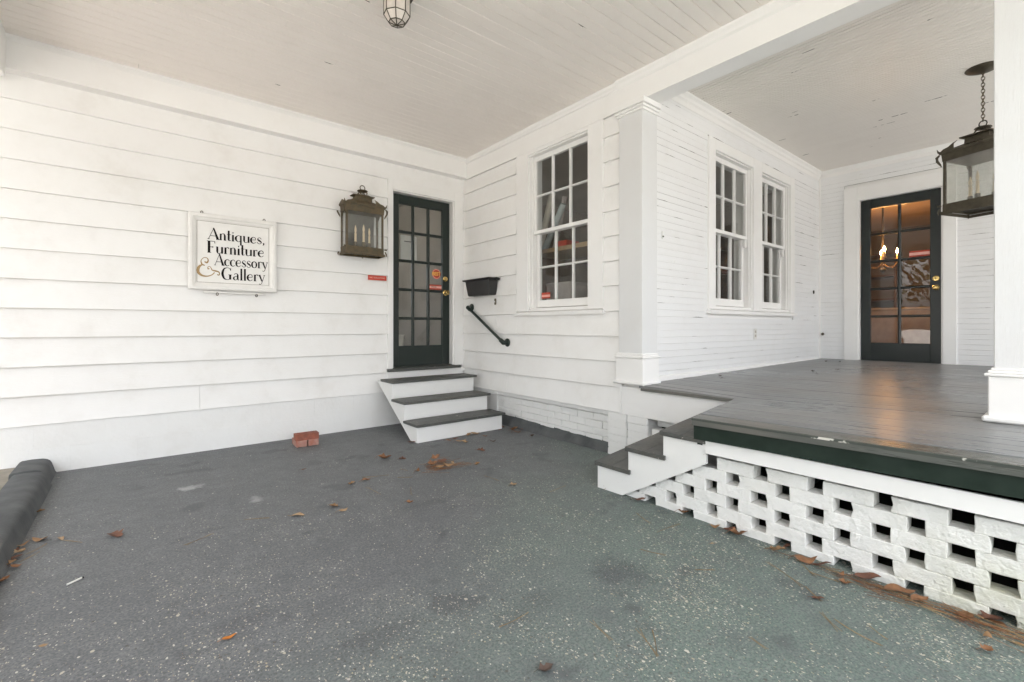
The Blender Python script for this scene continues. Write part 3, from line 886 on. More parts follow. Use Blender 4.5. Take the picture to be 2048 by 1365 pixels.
# stickers on the glass
u0, u1, z0, z1 = panesA[(2, 2)]
cx, cz = (u0+u1)/2+.012, (z0+z1)/2+.045
mb = MB(fr); n = 28
mb.add([(cx+.062*math.cos(2*math.pi*k/n), dmA+.0015, cz+.062*math.sin(2*math.pi*k/n)) for k in range(n)], [tuple(range(n))])
st = mb.build('sticker', M['orange'], doorA)
mb = MB(fr)
for a0, a1 in ((25, 155), (200, 340)):
    vs = []; fs = []
    for k in range(15):
        t = R(a0+(a1-a0)*k/14)
        vs += [(cx+.058*math.cos(t), dmA+.0025, cz+.058*math.sin(t)), (cx+.050*math.cos(t), dmA+.0025, cz+.050*math.sin(t))]
    fs = [(2*k, 2*k+1, 2*k+3, 2*k+2) for k in range(14)]
    mb.add(vs, fs)
mb.build('sticker_ring', M['pink'], doorA)
place('sticker_lettering', text_mesh('BEST', .058, M['yellow'], bold=.0016), doorA, to_w(fr, (cx, dmA+.003, cz-.001)), (R(90), 0, 0))
MB(fr).box(u0+.002, u1-.004, dmA+.0015, dmA+.0022, z0+.004, z0+.066).build('sticker', M['orange'], doorA)
MB(fr).box(u0+.002, u1-.004, dmA+.0026, dmA+.0032, z0+.022, z0+.048).build('sticker', M['pink'], doorA)
MB(fr).box(u0+.025, u0+.10, dmA+.0036, dmA+.004, z0+.033, z0+.040).build('sticker', M['letter'], doorA)

fr = FD(0, 0)
doorD, panesD, dmD = glazed_door(fr, DOOR_D, -.065, -.022, 2, 5, .100, .115, .285, .030, M['doorD'], M['glassD'])
hardware(fr, DOOR_D[1]-.055, 1.565, 1.675, -.022, doorD)
mb = MB(fr)
mb.box(DOOR_D[0]-.02, DOOR_D[0]+.004, -.13, .02, .6, 2.77); mb.box(DOOR_D[1]-.004, DOOR_D[1]+.02, -.13, .02, .6, 2.77); mb.box(DOOR_D[0]+.004, DOOR_D[1]-.004, -.13, .02, 2.741, 2.77)
mb.build('door_jamb', M['trim'], doorD)
MB(fr).box(2.925, DOOR_D[0]-.010, 0, .034, .655, 2.925, .003).build('casing', M['trim'], doorD)
MB(fr).box(DOOR_D[1]+.010, 4.015, 0, .034, .655, 2.925, .003).build('casing', M['trim'], doorD)
MB(fr).box(DOOR_D[0]-.010, DOOR_D[1]+.010, 0, .033, 2.752, 2.925, .003).build('head_casing', M['trim'], doorD)
MB(fr).box(DOOR_D[0]-.01, DOOR_D[1]+.01, -.1, .03, .60, .668, .004).build('threshold', M['tread'], doorD)
u0, u1, z0, z1 = panesD[(1, 3)]
MB(fr).box(u0+.08, u1-.004, dmD+.0015, dmD+.0022, z0+.004, z0+.075).build('sticker', M['orange'], doorD)
MB(fr).box(u0+.08, u1-.004, dmD+.0026, dmD+.0032, z0+.022, z0+.055).build('sticker', M['pink'], doorD)

# ------------------------------------------------------------------ columns
def column(y0, y1, x0, x1, zb, zt, far=True):
    c = MB().box(x0, x1, y0, y1, zb, zt, .004).build('porch_column', M['column'], house)
    # capital: necking band and two stepped mouldings
    z = zt-.085
    for (o, h) in ((.014, .022), (.024, .022), (.040, .044)):
        MB().box(x0-o, x1+.001, y0-o, y1+o, z, z+h-.001, .003).build('capital', M['trim'], c); z += h
    MB().box(x0-.018, x1+.002, y0-.018, y1+.018, zb-.0, zb+.215, .004).build('plinth', M['trim'], c)
    MB().prism([(0, 0), (-.030, 0), (-.030, .014), (-.018, .030), (-.012, .042), (0, .042)], 'y', 0, 1)
    z = zb+.216
    for (o, h) in ((.030, .014), (.018, .013), (.009, .012)):
        MB().box(x0-o, x1+.001, y0-o, y1+o, z, z+h-.0005, .003).build('base_moulding', M['trim'], c); z += h
    MB().box(x0-.040, x1+.004, y0-.038, y1+.038, zb-.002, zb+.026, .008).build('shoe_moulding', M['trim'], c)
    return c
column(-2.683, -2.447, -.042, .165, .627, 2.945)
column(-4.905, -4.658, -.040, .165, .650, 2.945)
column(-5.73, -5.50, XB-.215, XB-.01, 0.0, 2.86)
column(-7.58, -7.34, -.040, .165, .66, 2.945)
MB().box(-.035, -.010, -2.470, -2.443, .355, 2.93, .002).build('corner_board', M['trim'], wallB)

# ------------------------------------------------------------------ porch deck
deck = empty('porch_deck', (1.5, -4.2, .6), 'grey painted plank porch deck with dark green front edge', 'porch deck')
SKEW = .158
def edge_y(x): return -3.435 + SKEW*(x+.06)          # raked inner end of the projecting part
def plank_strip(x0, x1, y0a, y0b, y1, th=.024, name='plank', mat=None, n=12):
    vs = []; fs = []
    jz = rnd.uniform(-.0016, .0016); c = .003
    for i in range(n+1):
        f = i/n
        ya = y0a+(y1-y0a)*f; yb = y0b+(y1-y0b)*f
        za = zdeck(x0, ya)+jz; zb = zdeck(x1, yb)+jz
        vs += [(x0, ya, za-th), (x0, ya, za-c), (x0+c, ya, za), (x1-c, yb, zb), (x1, yb, zb-c), (x1, yb, zb-th)]
    for i in range(n):
        for k in range(6): fs.append((i*6+k, i*6+(k+1) % 6, (i+1)*6+(k+1) % 6, (i+1)*6+k))
    fs += [tuple(range(6)), tuple(n*6+k for k in range(5, -1, -1))]
    mb = MB(); mb.add(vs, fs)
    return mb.build(name, mat or M['deck'], deck)
x = -.055; first = True
while x < XD-.02:
    wd = .083
    plank_strip(x, min(x+wd-.0038, XD-.014), YC-.035 if x > .16 else -2.66, YC-.035 if x > .16 else -2.66, YPOR)
    x += wd
x = -.058
nosing = .112
while x > -.70:
    x0 = max(x-.0915, -.708)
    plank_strip(x0+.0042, x, edge_y(x0), edge_y(x), YPOR)
    x -= .0915
plank_strip(-.822, -.7105, edge_y(-.822), edge_y(-.71), YPOR, name='nosing', th=.040, mat=M['nosing'])
# painted edge of the nosing, fascia and white skirt follow the deck's slight fall
def follow(name, x0, x1, dz0, dz1, ya, yb, mat, n=10, par=None, xr=-.82):
    vs = []; fs = []
    for i in range(n+1):
        y = ya+(yb-ya)*i/n; z = zdeck(xr, y)
        z0_ = z+dz0 if dz0 > -1 else dz0+10
        vs += [(x0, y, z+dz0), (x1, y, z+dz0), (x1, y, z+dz1), (x0, y, z+dz1)]
    for i in range(n):
        for k in range(4): fs.append((i*4+k, i*4+(k+1) % 4, (i+1)*4+(k+1) % 4, (i+1)*4+k))
    fs += [(0, 1, 2, 3), tuple(n*4+k for k in (3, 2, 1, 0))]
    mb = MB(); mb.add(vs, fs); return mb.build(name, mat, par or deck)
follow('edge_strip', -.8250, -.8222, -.012, -.0015, edge_y(-.822), YPOR, M['edge'])
follow('fascia', -.800, -.770, -.120, -.0405, edge_y(-.79)-.005, YPOR, M['green'])
mb = MB(); mb.prism([(-.762, .400), (-.778, .400), (-.778, .4745), (-.762, .4745)], 'y', -3.612, YPOR)
mb.build('skirt_board', M['trim'], deck)
ey = lambda x: edge_y(x)-.012
MB().add([(-.77, ey(-.77), .44), (-.77, ey(-.77), .555), (-.06, ey(-.06), .575), (-.06, ey(-.06), .44), (-.77, ey(-.77)-.03, .44), (-.77, ey(-.77)-.03, .555), (-.06, ey(-.06)-.03, .575), (-.06, ey(-.06)-.03, .44)], [(0, 1, 2, 3), (7, 6, 5, 4), (0, 4, 5, 1), (1, 5, 6, 2), (2, 6, 7, 3), (3, 7, 4, 0)]).build('end_fascia', M['green'], deck)
MB().box(-.062, -.0555, -2.68, -3.43, .585, .607).build('edge_strip', M['nosing'], deck)
MB().box(-.034, -.008, -2.472, -3.58, .362, .600, .003).build('skirt_board', M['trim'], deck)
MB().box(-.030, -.006, -3.581, YPOR, .40, .595).build('joist', M['wood'], deck)
MB().box(XD-.2, XD, YC, YPOR, -.05, .6).build('crawl_space_light_block', M['soil'], deck)
MB().box(-.7, XD, YPOR-.1, YPOR, -.05, .57).build('crawl_space_light_block', M['soil'], deck)  # dark unseen closures added to keep daylight out below the deck
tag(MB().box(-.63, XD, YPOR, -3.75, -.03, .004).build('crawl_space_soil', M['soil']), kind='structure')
MB().box(.30, XD, -2.56, -2.5, -.05, .6).build('crawl_space_light_block', M['soil'], deck)
MB().box(.10, .18, -2.73, -2.93, .285, .355, .004).build('packing_brick', M['masonry'], deck)
MB().box(.0, .09, -2.74, -3.5, .0, .28, .004).build('step_wall', M['masonry'], deck)

# ------------------------------------------------------------------ openwork brick wall under the deck
lat = empty('brick_lattice_wall', (-.69, -4.2, 0), 'white painted openwork brick wall with square gaps beneath the deck edge', 'wall')
def lattice_brick(seed):
    bm = bmesh.new(); bmesh.ops.create_cube(bm, size=1)
    for v in bm.verts: v.co = Vector((v.co.x*.092, v.co.y*.189, v.co.z*.0666))
    bmesh.ops.subdivide_edges(bm, edges=[e for e in bm.edges if e.calc_length() > .15], cuts=6, use_grid_fill=True)
    bmesh.ops.subdivide_edges(bm, edges=[e for e in bm.edges if abs(e.verts[0].co.z-e.verts[1].co.z) > .05], cuts=1, use_grid_fill=True)
    bmesh.ops.bevel(bm, geom=[e for e in bm.edges if e.calc_face_angle(0) > .5], offset=.0028, segments=1, affect='EDGES', clamp_overlap=True)
    q = Vector((seed*3.1, seed*1.7, seed*2.3)); qr = random.Random(seed)
    chips = [Vector((qr.choice((-1, 1))*.046, qr.choice((-1, 1))*.0945, qr.uniform(-.033, .033))) for _ in range(3)]
    for v in bm.verts:
        d = Vector((noise.noise(v.co*55+q), noise.noise(v.co*55+q*2), noise.noise(v.co*40+q*3)*.6))*.0034
        d += Vector((noise.noise(v.co*14+q*4)*.0025, 0, 0))
        for c in chips:
            l = (v.co-c).length
            if l < .016: d -= v.co.normalized()*(.016-l)*.45
        v.co += d
    me = bpy.data.meshes.new('brick'); bm.to_mesh(me); bm.free()
    me.polygons.foreach_set('use_smooth', [True]*len(me.polygons)); me.set_sharp_from_angle(angle=R(28))
    me.materials.append(M['lattice']); return me
lv = [lattice_brick(i+51) for i in range(10)]
for k in range(7):
    z = .010 + .0667*k
    ph0 = -4.742 if k % 2 == 0 else -4.630
    i = -12
    while True:
        yc = ph0 + .1265 + .2535*i            # brick centres lie between hole centres
        i += 1
        if yc > -2.95: break
        if yc < YPOR+.1: continue
        # bricks stop under the raked stringer of the side steps
        zs = .332*(-3.04-yc)/.566+.004
        if yc > -3.66 and z-.012 > zs: continue
        zz = z + rnd.uniform(-.0015, .0015)
        o = place('brick', lv[rnd.randrange(10)], lat, (-.679 + rnd.uniform(-.0025, .0025), yc + rnd.uniform(-.005, .005), zz), (rnd.uniform(-.007, .007), rnd.uniform(-.006, .006) + (math.pi if rnd.random() < .5 else 0), rnd.uniform(-.012, .012)), (1, rnd.uniform(.95, 1.04), 1.0 if k < 6 else .72))

# ------------------------------------------------------------------ steps up to the porch deck
sp_ = empty('side_steps', (-.45, -3.2, 0), 'three white side steps with dark grey treads climbing to the porch deck', 'steps')
for i in range(3):
    ya = -2.820 - .2525*i; z = .187 + .147*i
    for j in range(2):
        a0 = ya - .1445*j; a1 = a0 - .142
        xn, xf = -.782, -.075
        sk = SKEW*(xf-xn)
        poly = [(xn, a0), (xf, a0+sk), (xf, a1+sk), (xn, a1)]
        dz = -.004
        mb = MB()
        vs = [(px, py, z-.026+(dz if px < -.5 else .006)) for px, py in poly] + [(px, py, z+(dz if px < -.5 else .006)) for px, py in poly]
        mb.add(vs, [(3, 2, 1, 0), (4, 5, 6, 7), (0, 1, 5, 4), (1, 2, 6, 5), (2, 3, 7, 6), (3, 0, 4, 7)])
        mb.build('tread', M['tread'], sp_)
    yr = -2.850 - .2525*i
    z0_ = 0.0 if i == 0 else z-.147
    sk = SKEW*(.64)
    MB().add([(-.722, yr, z0_), (-.08, yr+sk, z0_), (-.08, yr+sk-.02, z0_), (-.722, yr-.02, z0_), (-.722, yr, z-.028), (-.08, yr+sk, z-.028), (-.08, yr+sk-.02, z-.028), (-.722, yr-.02, z-.028)],
             [(3, 2, 1, 0), (4, 5, 6, 7), (0, 1, 5, 4), (1, 2, 6, 5), (2, 3, 7, 6), (3, 0, 4, 7)]).build('riser', M['step'], sp_)
zig = [(-2.832, 0.002), (-2.832, .157), (-3.086, .157), (-3.086, .304), (-3.340, .304), (-3.340, .451), (-3.606, .451), (-3.606, .336), (-3.04, .004)]
MB().prism(zig, 'x', -.764, -.738).build('stringer', M['step'], sp_)
MB().prism([(p[0]+.1, p[1]) for p in zig], 'x', -.12, -.085).build('stringer', M['step'], sp_)

# ------------------------------------------------------------------ steps at the side door
sd_ = empty('door_steps', (-.65, -.5, 0), 'three white wooden steps with dark grey treads below the glazed side door', 'steps')
for i in range(3):
    yn = -1.0 + .27*i; z = .175 + .181*i
    MB().box(-1.178, -.118, yn, yn+.292, z-.025, z, .004).build('tread', M['tread'], sd_)
    yr = -.970 + .27*i
    MB().box(-1.150, -.148, yr, yr+.02, 0.0 if i == 0 else z-.181, z-.026, .0015).build('riser', M['step'], sd_)
for xx in (-1.156, -.176):
    poly = [(-.968, .002), (-.968, .149), (-.698, .149), (-.698, .330), (-.428, .330), (-.428, .511), (-.036, .511), (-.10, .47), (-.836, .002)]
    MB().prism(poly, 'x', xx-.004, xx+.024).build('stringer', M['step'], sd_)

# ------------------------------------------------------------------ rooms behind the glass
mb = MB()
for (a, b, c, d) in ((-2.6, -2.3, .4, 3.2), (-.9, 4.0, .4, 3.2), (-2.3, -.9, .4, 1.3), (-2.3, -.9, 2.7, 3.2)): mb.box(a, b, 2.9, 3.0, c, d)
mb.build('inner_wall', M['room_grey'], house)  # unseen back wall, with an opening added to brighten the room with daylight
MB().box(-2.7, -2.6, .12, 3.0, .4, 3.2).build('inner_wall', M['room_grey'], house)
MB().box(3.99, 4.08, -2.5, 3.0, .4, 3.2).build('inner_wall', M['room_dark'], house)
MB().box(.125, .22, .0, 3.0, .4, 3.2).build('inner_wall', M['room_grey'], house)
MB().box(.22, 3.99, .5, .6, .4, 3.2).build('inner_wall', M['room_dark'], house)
MB().box(-2.6, .125, .12, 2.9, .50, .64).build('inner_floor', M['room_floor'], house)
MB().box(.12, 3.99, -2.5, .5, .50, .64).build('inner_floor', M['room_floor'], house)
MB().box(-2.6, .125, .12, 2.9, 3.05, 3.2).build('inner_ceiling', M['room_grey'], house)
MB().box(.12, 3.99, -2.5, .5, 3.05, 3.2).build('inner_ceiling', M['room_grey'], house)
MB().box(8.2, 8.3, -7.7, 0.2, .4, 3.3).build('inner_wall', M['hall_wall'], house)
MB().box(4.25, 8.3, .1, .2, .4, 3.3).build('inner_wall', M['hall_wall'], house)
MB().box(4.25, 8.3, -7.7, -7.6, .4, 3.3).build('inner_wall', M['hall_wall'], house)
MB().box(4.24, 8.2, -7.6, .1, .5, .655).build('inner_floor', M['room_floor'], house)
MB().box(4.24, 8.2, -7.6, .1, 3.0, 3.2).build('inner_ceiling', M['room_warm'], house)
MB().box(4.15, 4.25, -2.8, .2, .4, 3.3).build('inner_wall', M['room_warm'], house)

# chandelier in the hall
CH = Vector((5.55, -3.02, 2.16))
ch = empty('chandelier', CH, 'lit brass candle chandelier seen through the front door glass', 'chandelier')
mb = MB(); mb.lathe([(.0, -.25), (.02, -.24), (.045, -.2), (.02, -.15), (.03, -.08), (.015, 0), (.012, .75), (.05, .80), (.06, .84)], 12, tuple(CH)); mb.build('stem', M['bronze2'], ch)
for k in range(6):
    a = 2*math.pi*k/6+.3
    dx, dy = math.cos(a), math.sin(a)
    pts = [CH+Vector((dx*r_, dy*r_, h)) for r_, h in ((.02, -.12), (.08, -.17), (.15, -.16), (.20, -.10), (.21, -.04))]
    arm = MB().tube(pts, .008, 6).build('arm', M['brass'], ch)
    q = CH+Vector((dx*.21, dy*.21, -.04))
    MB().lathe([(.03, 0), (.034, .01), (.012, .012), (.012, .09), (.0, .09)], 10, tuple(q)).build('candle', M['cream'], ch)
    MB().lathe([(.006, .09), (.016, .115), (.014, .135), (.004, .165), (.0, .168)], 8, tuple(q)).build('lit_bulb', M['flame'], ch)

# furniture glimpsed in the hall
def chair(loc, rz, label):
    c = empty('wooden_chair', loc, label, 'chair')
    mt = Matrix.Translation(Vector(loc)) @ Matrix.Rotation(rz, 4, 'Z')
    def pc(nm, mb, mat):
        me = mb.mesh(nm, mat); me.transform(mt); place(nm, me, c)
    pc('seat', MB().box(-.23, .23, -.22, .22, .43, .47, .01), M['wood'])
    for sx in (-1, 1):
        pc('leg', MB().tube([(sx*.2, -.19, 0), (sx*.2, -.19, .43)], .02, 6), M['wood'])
        pc('leg', MB().tube([(sx*.2, .2, 0), (sx*.2, .2, .45), (sx*.2, .27, 1.0)], .02, 6), M['wood'])
    for k in range(5):
        pc('backrest_slat', MB().tube([(-.14+.07*k, .205, .47), (-.14+.07*k, .265, .95)], .009, 5), M['wood'])
    pc('top_rail', MB().box(-.23, .23, .25, .285, .93, 1.03, .012), M['wood'])
chair((5.45, -3.95, .655), R(100), 'brown wooden chair in the hall behind the front door')
tb = empty('hall_table', (6.6, -3.1, .655), 'pale cloth covered table deep in the hall', 'table')
MB().box(6.1, 7.1, -3.7, -2.4, 1.36, 1.40, .01).build('table_top', M['cloth'], tb)
MB().prism([(6.1, -3.7), (6.12, -2.4), (7.1, -2.38), (7.08, -3.7)], 'z', .75, 1.36).build('table_cloth', M['cloth'], tb)
sh = empty('display_shelf', (7.9, -2.0, .655), 'dark wooden shelf unit at the back of the hall', 'shelf')
for xx in (-2.75, -1.35): MB().box(7.75, 8.15, xx, xx+.04, .655, 2.5).build('side_panel', M['wood'], sh)
for zz in (.7, 1.15, 1.6, 2.05, 2.46): MB().box(7.75, 8.15, -2.71, -1.35, zz, zz+.03).build('shelf_board', M['wood'], sh)

# things on the sill of the clapboard wall's window
def thing(name, mb, mat, label, cat, group=None):
    o = mb.build(name, mat); return tag(o, label, cat, group)
thing('paper_roll', MB().tube([(.30, -1.08, 1.95), (.30, -1.29, 2.56)], .036, 12), M['paper'], 'tall cream rolled paper leaning behind the side window', 'paper roll')
thing('paper_roll', MB().tube([(.38, -1.24, 1.95), (.37, -1.41, 2.50)], .030, 12), M['cloth'], 'thin grey rolled paper between two rolls behind the window', 'paper roll')
thing('paper_roll', MB().tube([(.32, -1.14, 1.95), (.30, -1.46, 2.40)], .034, 12), M['paper_blue'], 'short pale blue rolled paper behind the side window', 'paper roll')
sf = empty('storage_shelf', (.6, -1.6, .64), 'brown wooden shelf crossing behind the side window', 'shelf')
MB().box(.24, .75, -2.45, -.9, 1.90, 1.945).build('shelf_board', M['card'], sf)
for yy in (-2.4, -.98): MB().box(.3, .72, yy, yy+.04, .64, 1.90).build('side_panel', M['wood'], sf)
MB().box(.28, .75, -2.35, -.94, 1.18, 1.215).build('shelf_board', M['wood'], sf)
def carton(x0, x1, y0, y1, z0, z1, mat, label):
    c = MB().box(x0, x1, y0, y1, z0, z1, .003).build('storage_box', mat); tag(c, label, 'box')
    MB().box(x0-.004, x1+.004, y0-.004, y1+.004, z1+.001, z1+.03).build('lid', mat, c)
carton(.32, .62, -1.90, -1.62, 1.216, 1.37, M['card'], 'low brown cardboard box behind the middle lower pane')
carton(.34, .66, -1.52, -1.15, 1.216, 1.55, M['cloth'], 'grey box behind the left lower panes of the side window')
carton(.38, .66, -2.30, -1.98, 1.216, 1.62, M['paper'], 'tall pale box behind the right lower panes of the side window')
thing('red_binder', MB().box(.30, .50, -1.50, -1.34, 1.946, 2.02, .006), M['red'], 'red folder lying on the shelf behind the side window', 'folder')
# dark cabinet and picture frame inside the porch windows
cb_ = empty('cabinet', (1.9, -1.4, .64), 'dark brown cabinet inside the left porch window', 'cabinet')
MB().box(1.5, 2.3, -1.6, -1.2, .64, 2.2, .01).build('carcass', M['wood'], cb_)
MB().box(1.46, 2.34, -1.64, -1.16, 2.201, 2.25, .01).build('cornice', M['wood'], cb_)
cb2 = empty('bookcase', (3.4, -1.3, .64), 'dark bookcase inside the right porch window', 'bookcase')
for xx in (2.9, 3.8): MB().box(xx, xx+.04, -1.5, -1.15, .64, 2.3).build('side_panel', M['wood'], cb2)
for zz in (.7, 1.1, 1.5, 1.9, 2.27): MB().box(2.94, 3.8, -1.5, -1.15, zz, zz+.03).build('shelf_board', M['wood'], cb2)
pnotice = thing('notice_sheet', MB().box(-.72, -.50, .30, .303, 1.92, 2.22), M['white_plastic'], 'white notice sheet hanging inside the side door', 'notice')
MB().box(-.67, -.55, .2985, .2995, 2.14, 2.150).build('heading', M['letter'], pnotice)
wb = tag(MB().lathe([(.11, .64), (.14, .98), (.145, .985), (.145, 1.0), (.13, 1.0), (.105, .66)], 18, (-.70, .55, 0)).build('waste_bin', M['paper']), 'cream waste bin on the floor inside the side door', 'bin')

# ------------------------------------------------------------------ the shop sign
SX0, SX1, SZ0, SZ1 = -2.868, -2.176, 1.428, 2.092
SY = -.052
sg = empty('shop_sign', ((SX0+SX1)/2, SY, SZ0), 'white framed sign lettered Antiques, Furniture & Accessory Gallery on the clapboards', 'sign')
MB().box(SX0+.05, SX1-.05, SY-.014, SY, SZ0+.05, SZ1-.05).build('sign_panel', M['sign_white'], sg)
fw = .058
prof = [(0, 0), (0, -.030), (.012, -.034), (.030, -.034), (.034, -.026), (.040, -.024), (.050, -.022), (.058, -.0145), (.058, 0)]
for side in range(4):
    mb = MB(); vs = []; fs = []
    for e in (0, 1):
        for (t_, d) in prof:
            if side == 0: p = (SX0+t_ if e == 0 else SX1-t_, SY+d, SZ0+t_)
            elif side == 1: p = (SX0+t_ if e == 0 else SX1-t_, SY+d, SZ1-t_)
            elif side == 2: p = (SX0+t_, SY+d, SZ0+t_ if e == 0 else SZ1-t_)
            else: p = (SX1-t_, SY+d, SZ0+t_ if e == 0 else SZ1-t_)
            vs.append(p)
    m_ = len(prof)
    fs = [(k, (k+1) % m_, (k+1) % m_+m_, k+m_) for k in range(m_)]
    mb.add(vs, fs); mb.build('frame', M['sign_white'], sg)
PX0, PX1, PZ0, PZ1 = SX0+fw, SX1-fw, SZ0+fw, SZ1-fw
lw = .0028
mb = MB(); yl = SY-.0155
for (a, b, c, d) in ((PX0+.004, PX1-.004, PZ0+.004, PZ0+.004+lw), (PX0+.004, PX1-.004, PZ1-.004-lw, PZ1-.004), (PX0+.004, PX0+.004+lw, PZ0+.004+lw, PZ1-.004-lw), (PX1-.004-lw, PX1-.004, PZ0+.004+lw, PZ1-.004-lw)):
    mb.box(a, b, yl, SY-.0135, c, d)
mb.build('border_line', M['sign_line'], sg)

# hand-drawn thick-and-thin lettering: every glyph is a set of ribbons (x, y, width)
T, t_ = .165, .030
def crom(pts, n=7):
    out = []
    for i in range(len(pts)-1):
        p0 = pts[max(i-1, 0)]; p1 = pts[i]; p2 = pts[i+1]; p3 = pts[min(i+2, len(pts)-1)]
        for k in range(n):
            u = k/n
            out.append(tuple(.5*((2*p1[j]) + (-p0[j]+p2[j])*u + (2*p0[j]-5*p1[j]+4*p2[j]-p3[j])*u*u + (-p0[j]+3*p1[j]-3*p2[j]+p3[j])*u**3) for j in range(3)))
    out.append(pts[-1]); return out
def ln(*p): return ('l', p)
def cv(*p): return ('c', p)
X = .56
G = {
 'A': (.86, [ln((.03, 0, t_), (.45, 1.0, t_)), ln((.42, 1.0, .10), (.76, 0, T*1.15)), ln((.17, .30, t_), (.62, .30, t_)), ln((-.04, .014, t_), (.12, .014, t_)), ln((.62, .014, t_), (.90, .014, t_))]),
 'n': (.60, [ln((.12, 0, .12), (.12, X, .12)), cv((.12, X-.14, t_), (.24, X, t_), (.38, X-.01, .07), (.44, X-.16, .13)), ln((.44, X-.14, .13), (.44, 0, .13)), ln((.02, .012, t_), (.22, .012, t_)), ln((.35, .012, t_), (.55, .012, t_))]),
 't': (.36, [ln((.15, .90, .13), (.15, .1, .13)), cv((.15, .12, .13), (.18, .02, .06), (.32, .06, t_)), ln((.02, X, t_), (.32, X, t_))]),
 'i': (.28, [ln((.13, 0, .13), (.13, X, .13)), ln((.13, .68, .02), (.13, .80, .10)), ln((.03, .012, t_), (.24, .012, t_))]),
 'q': (.64, [cv((.46, X-.06, t_), (.28, X, t_), (.10, X-.16, .12), (.08, X/2, .15), (.10, .16, .12), (.28, .0, t_), (.46, .08, t_)), ln((.49, X, .12), (.49, -.30, .12)), ln((.40, -.29, t_), (.60, -.29, t_))]),
 'u': (.62, [ln((.12, X, .13), (.12, .15, .13)), cv((.12, .18, .13), (.16, .03, .07), (.28, .0, t_), (.46, .10, t_)), ln((.49, X, .13), (.49, 0, .13)), ln((.02, X-.012, t_), (.18, X-.012, t_))]),
 'e': (.56, [cv((.08, .30, t_), (.46, .32, t_)), cv((.46, .31, t_), (.44, .48, .05), (.29, X, t_), (.12, .45, .10), (.07, X/2, .15), (.12, .10, .11), (.29, 0, t_*1.2), (.48, .11, t_))]),
 's': (.46, [cv((.38, .44, .05), (.32, .54, t_), (.20, X, t_), (.09, .46, .06), (.12, .36, .11), (.27, .26, .13), (.38, .16, .09), (.34, .04, t_*1.3), (.20, -.0, t_), (.08, .06, t_), (.04, .14, .06))]),
 ',': (.26, [cv((.10, .10, .10), (.13, .03, .12), (.12, -.06, .06), (.05, -.14, .015))]),
 'F': (.66, [ln((.16, 0, T), (.16, 1, T)), ln((.0, .985, t_), (.60, .985, t_)), ln((.585, .99, t_), (.60, .82, t_*1.5)), ln((.16, .50, t_), (.46, .50, t_)), ln((.45, .58, t_), (.45, .42, t_)), ln((.02, .014, t_), (.32, .014, t_))]),
 'r': (.44, [ln((.13, 0, .13), (.13, X, .13)), cv((.13, X-.16, t_), (.24, X-.02, t_*1.3), (.34, X, .05), (.38, X-.08, .09)), ln((.03, .012, t_), (.26, .012, t_))]),
 'c': (.52, [cv((.46, .44, .06), (.40, .53, t_), (.28, X, t_), (.12, .45, .10), (.07, X/2, .15), (.12, .10, .11), (.29, 0, t_*1.2), (.46, .10, t_))]),
 'o': (.62, [cv((.30, X, t_), (.13, .46, .11), (.08, X/2, .15), (.13, .09, .11), (.30, .0, t_), (.46, .09, .09), (.51, X/2, .13), (.46, .46, .09), (.30, X, t_))]),
 'y': (.58, [ln((.08, X, .14), (.31, .0, .10)), cv((.52, X, t_), (.36, .08, t_), (.26, -.18, t_*1.3), (.14, -.27, t_*1.2), (.06, -.22, .06)), ln((.0, X-.012, t_), (.19, X-.012, t_)), ln((.43, X-.012, t_), (.58, X-.012, t_))]),
 'G': (.92, [cv((.74, .80, t_), (.66, .94, t_), (.48, 1.0, t_), (.22, .90, .10), (.10, .62, .16), (.10, .38, .17), (.22, .10, .12), (.46, .0, t_), (.68, .06, t_)), ln((.70, .42, .15), (.70, .02, .15)), ln((.56, .42, t_), (.84, .42, t_)), ln((.75, 1.0, t_), (.745, .76, t_))]),
 'a': (.56, [cv((.12, .46, .06), (.20, .55, t_), (.34, .54, .05), (.40, .42, .12)), ln((.40, .44, .12), (.40, .06, .12)), cv((.40, .32, t_), (.20, .30, t_), (.08, .20, .10), (.09, .08, .10), (.20, .0, t_), (.38, .10, t_)), cv((.40, .10, .10), (.44, .01, t_), (.53, .05, t_))]),
 'l': (.30, [ln((.14, 0, .13), (.14, 1.0, .13)), ln((.04, .012, t_), (.25, .012, t_))]),
}
def ribbon(mb, kind, pts, ox, oz, s, sx, y0, y1):
    pts = [tuple(p) for p in pts]
    if kind == 'c': pts = crom(pts)
    n = len(pts); Lr = []; Rr = []
    for i, (x, z, w_) in enumerate(pts):
        a = pts[max(i-1, 0)]; b = pts[min(i+1, n-1)]
        dx, dz = b[0]-a[0], b[1]-a[1]; l = math.hypot(dx, dz) or 1
        if kind == 'l' and abs(dz) > abs(dx): nx, nz = 1, 0       # stems end square on the baseline
        else: nx, nz = -dz/l, dx/l
        w_ = max(w_*1.12, .042)
        Lr.append((ox+(x+nx*w_/2)*s*sx, oz+(z+nz*w_/2)*s)); Rr.append((ox+(x-nx*w_/2)*s*sx, oz+(z-nz*w_/2)*s))
    vs = [(p[0], y0, p[1]) for p in Lr]+[(p[0], y0, p[1]) for p in Rr]+[(p[0], y1, p[1]) for p in Lr]+[(p[0], y1, p[1]) for p in Rr]
    fs = []
    for i in range(n-1):
        fs += [(i, i+1, n+i+1, n+i), (2*n+i, 2*n+i+1, 3*n+i+1, 3*n+i), (i, i+1, 2*n+i+1, 2*n+i), (n+i, n+i+1, 3*n+i+1, 3*n+i)]
    fs += [(0, n, 3*n, 2*n), (n-1, 2*n-1, 4*n-1, 3*n-1)]
    mb.add(vs, fs)
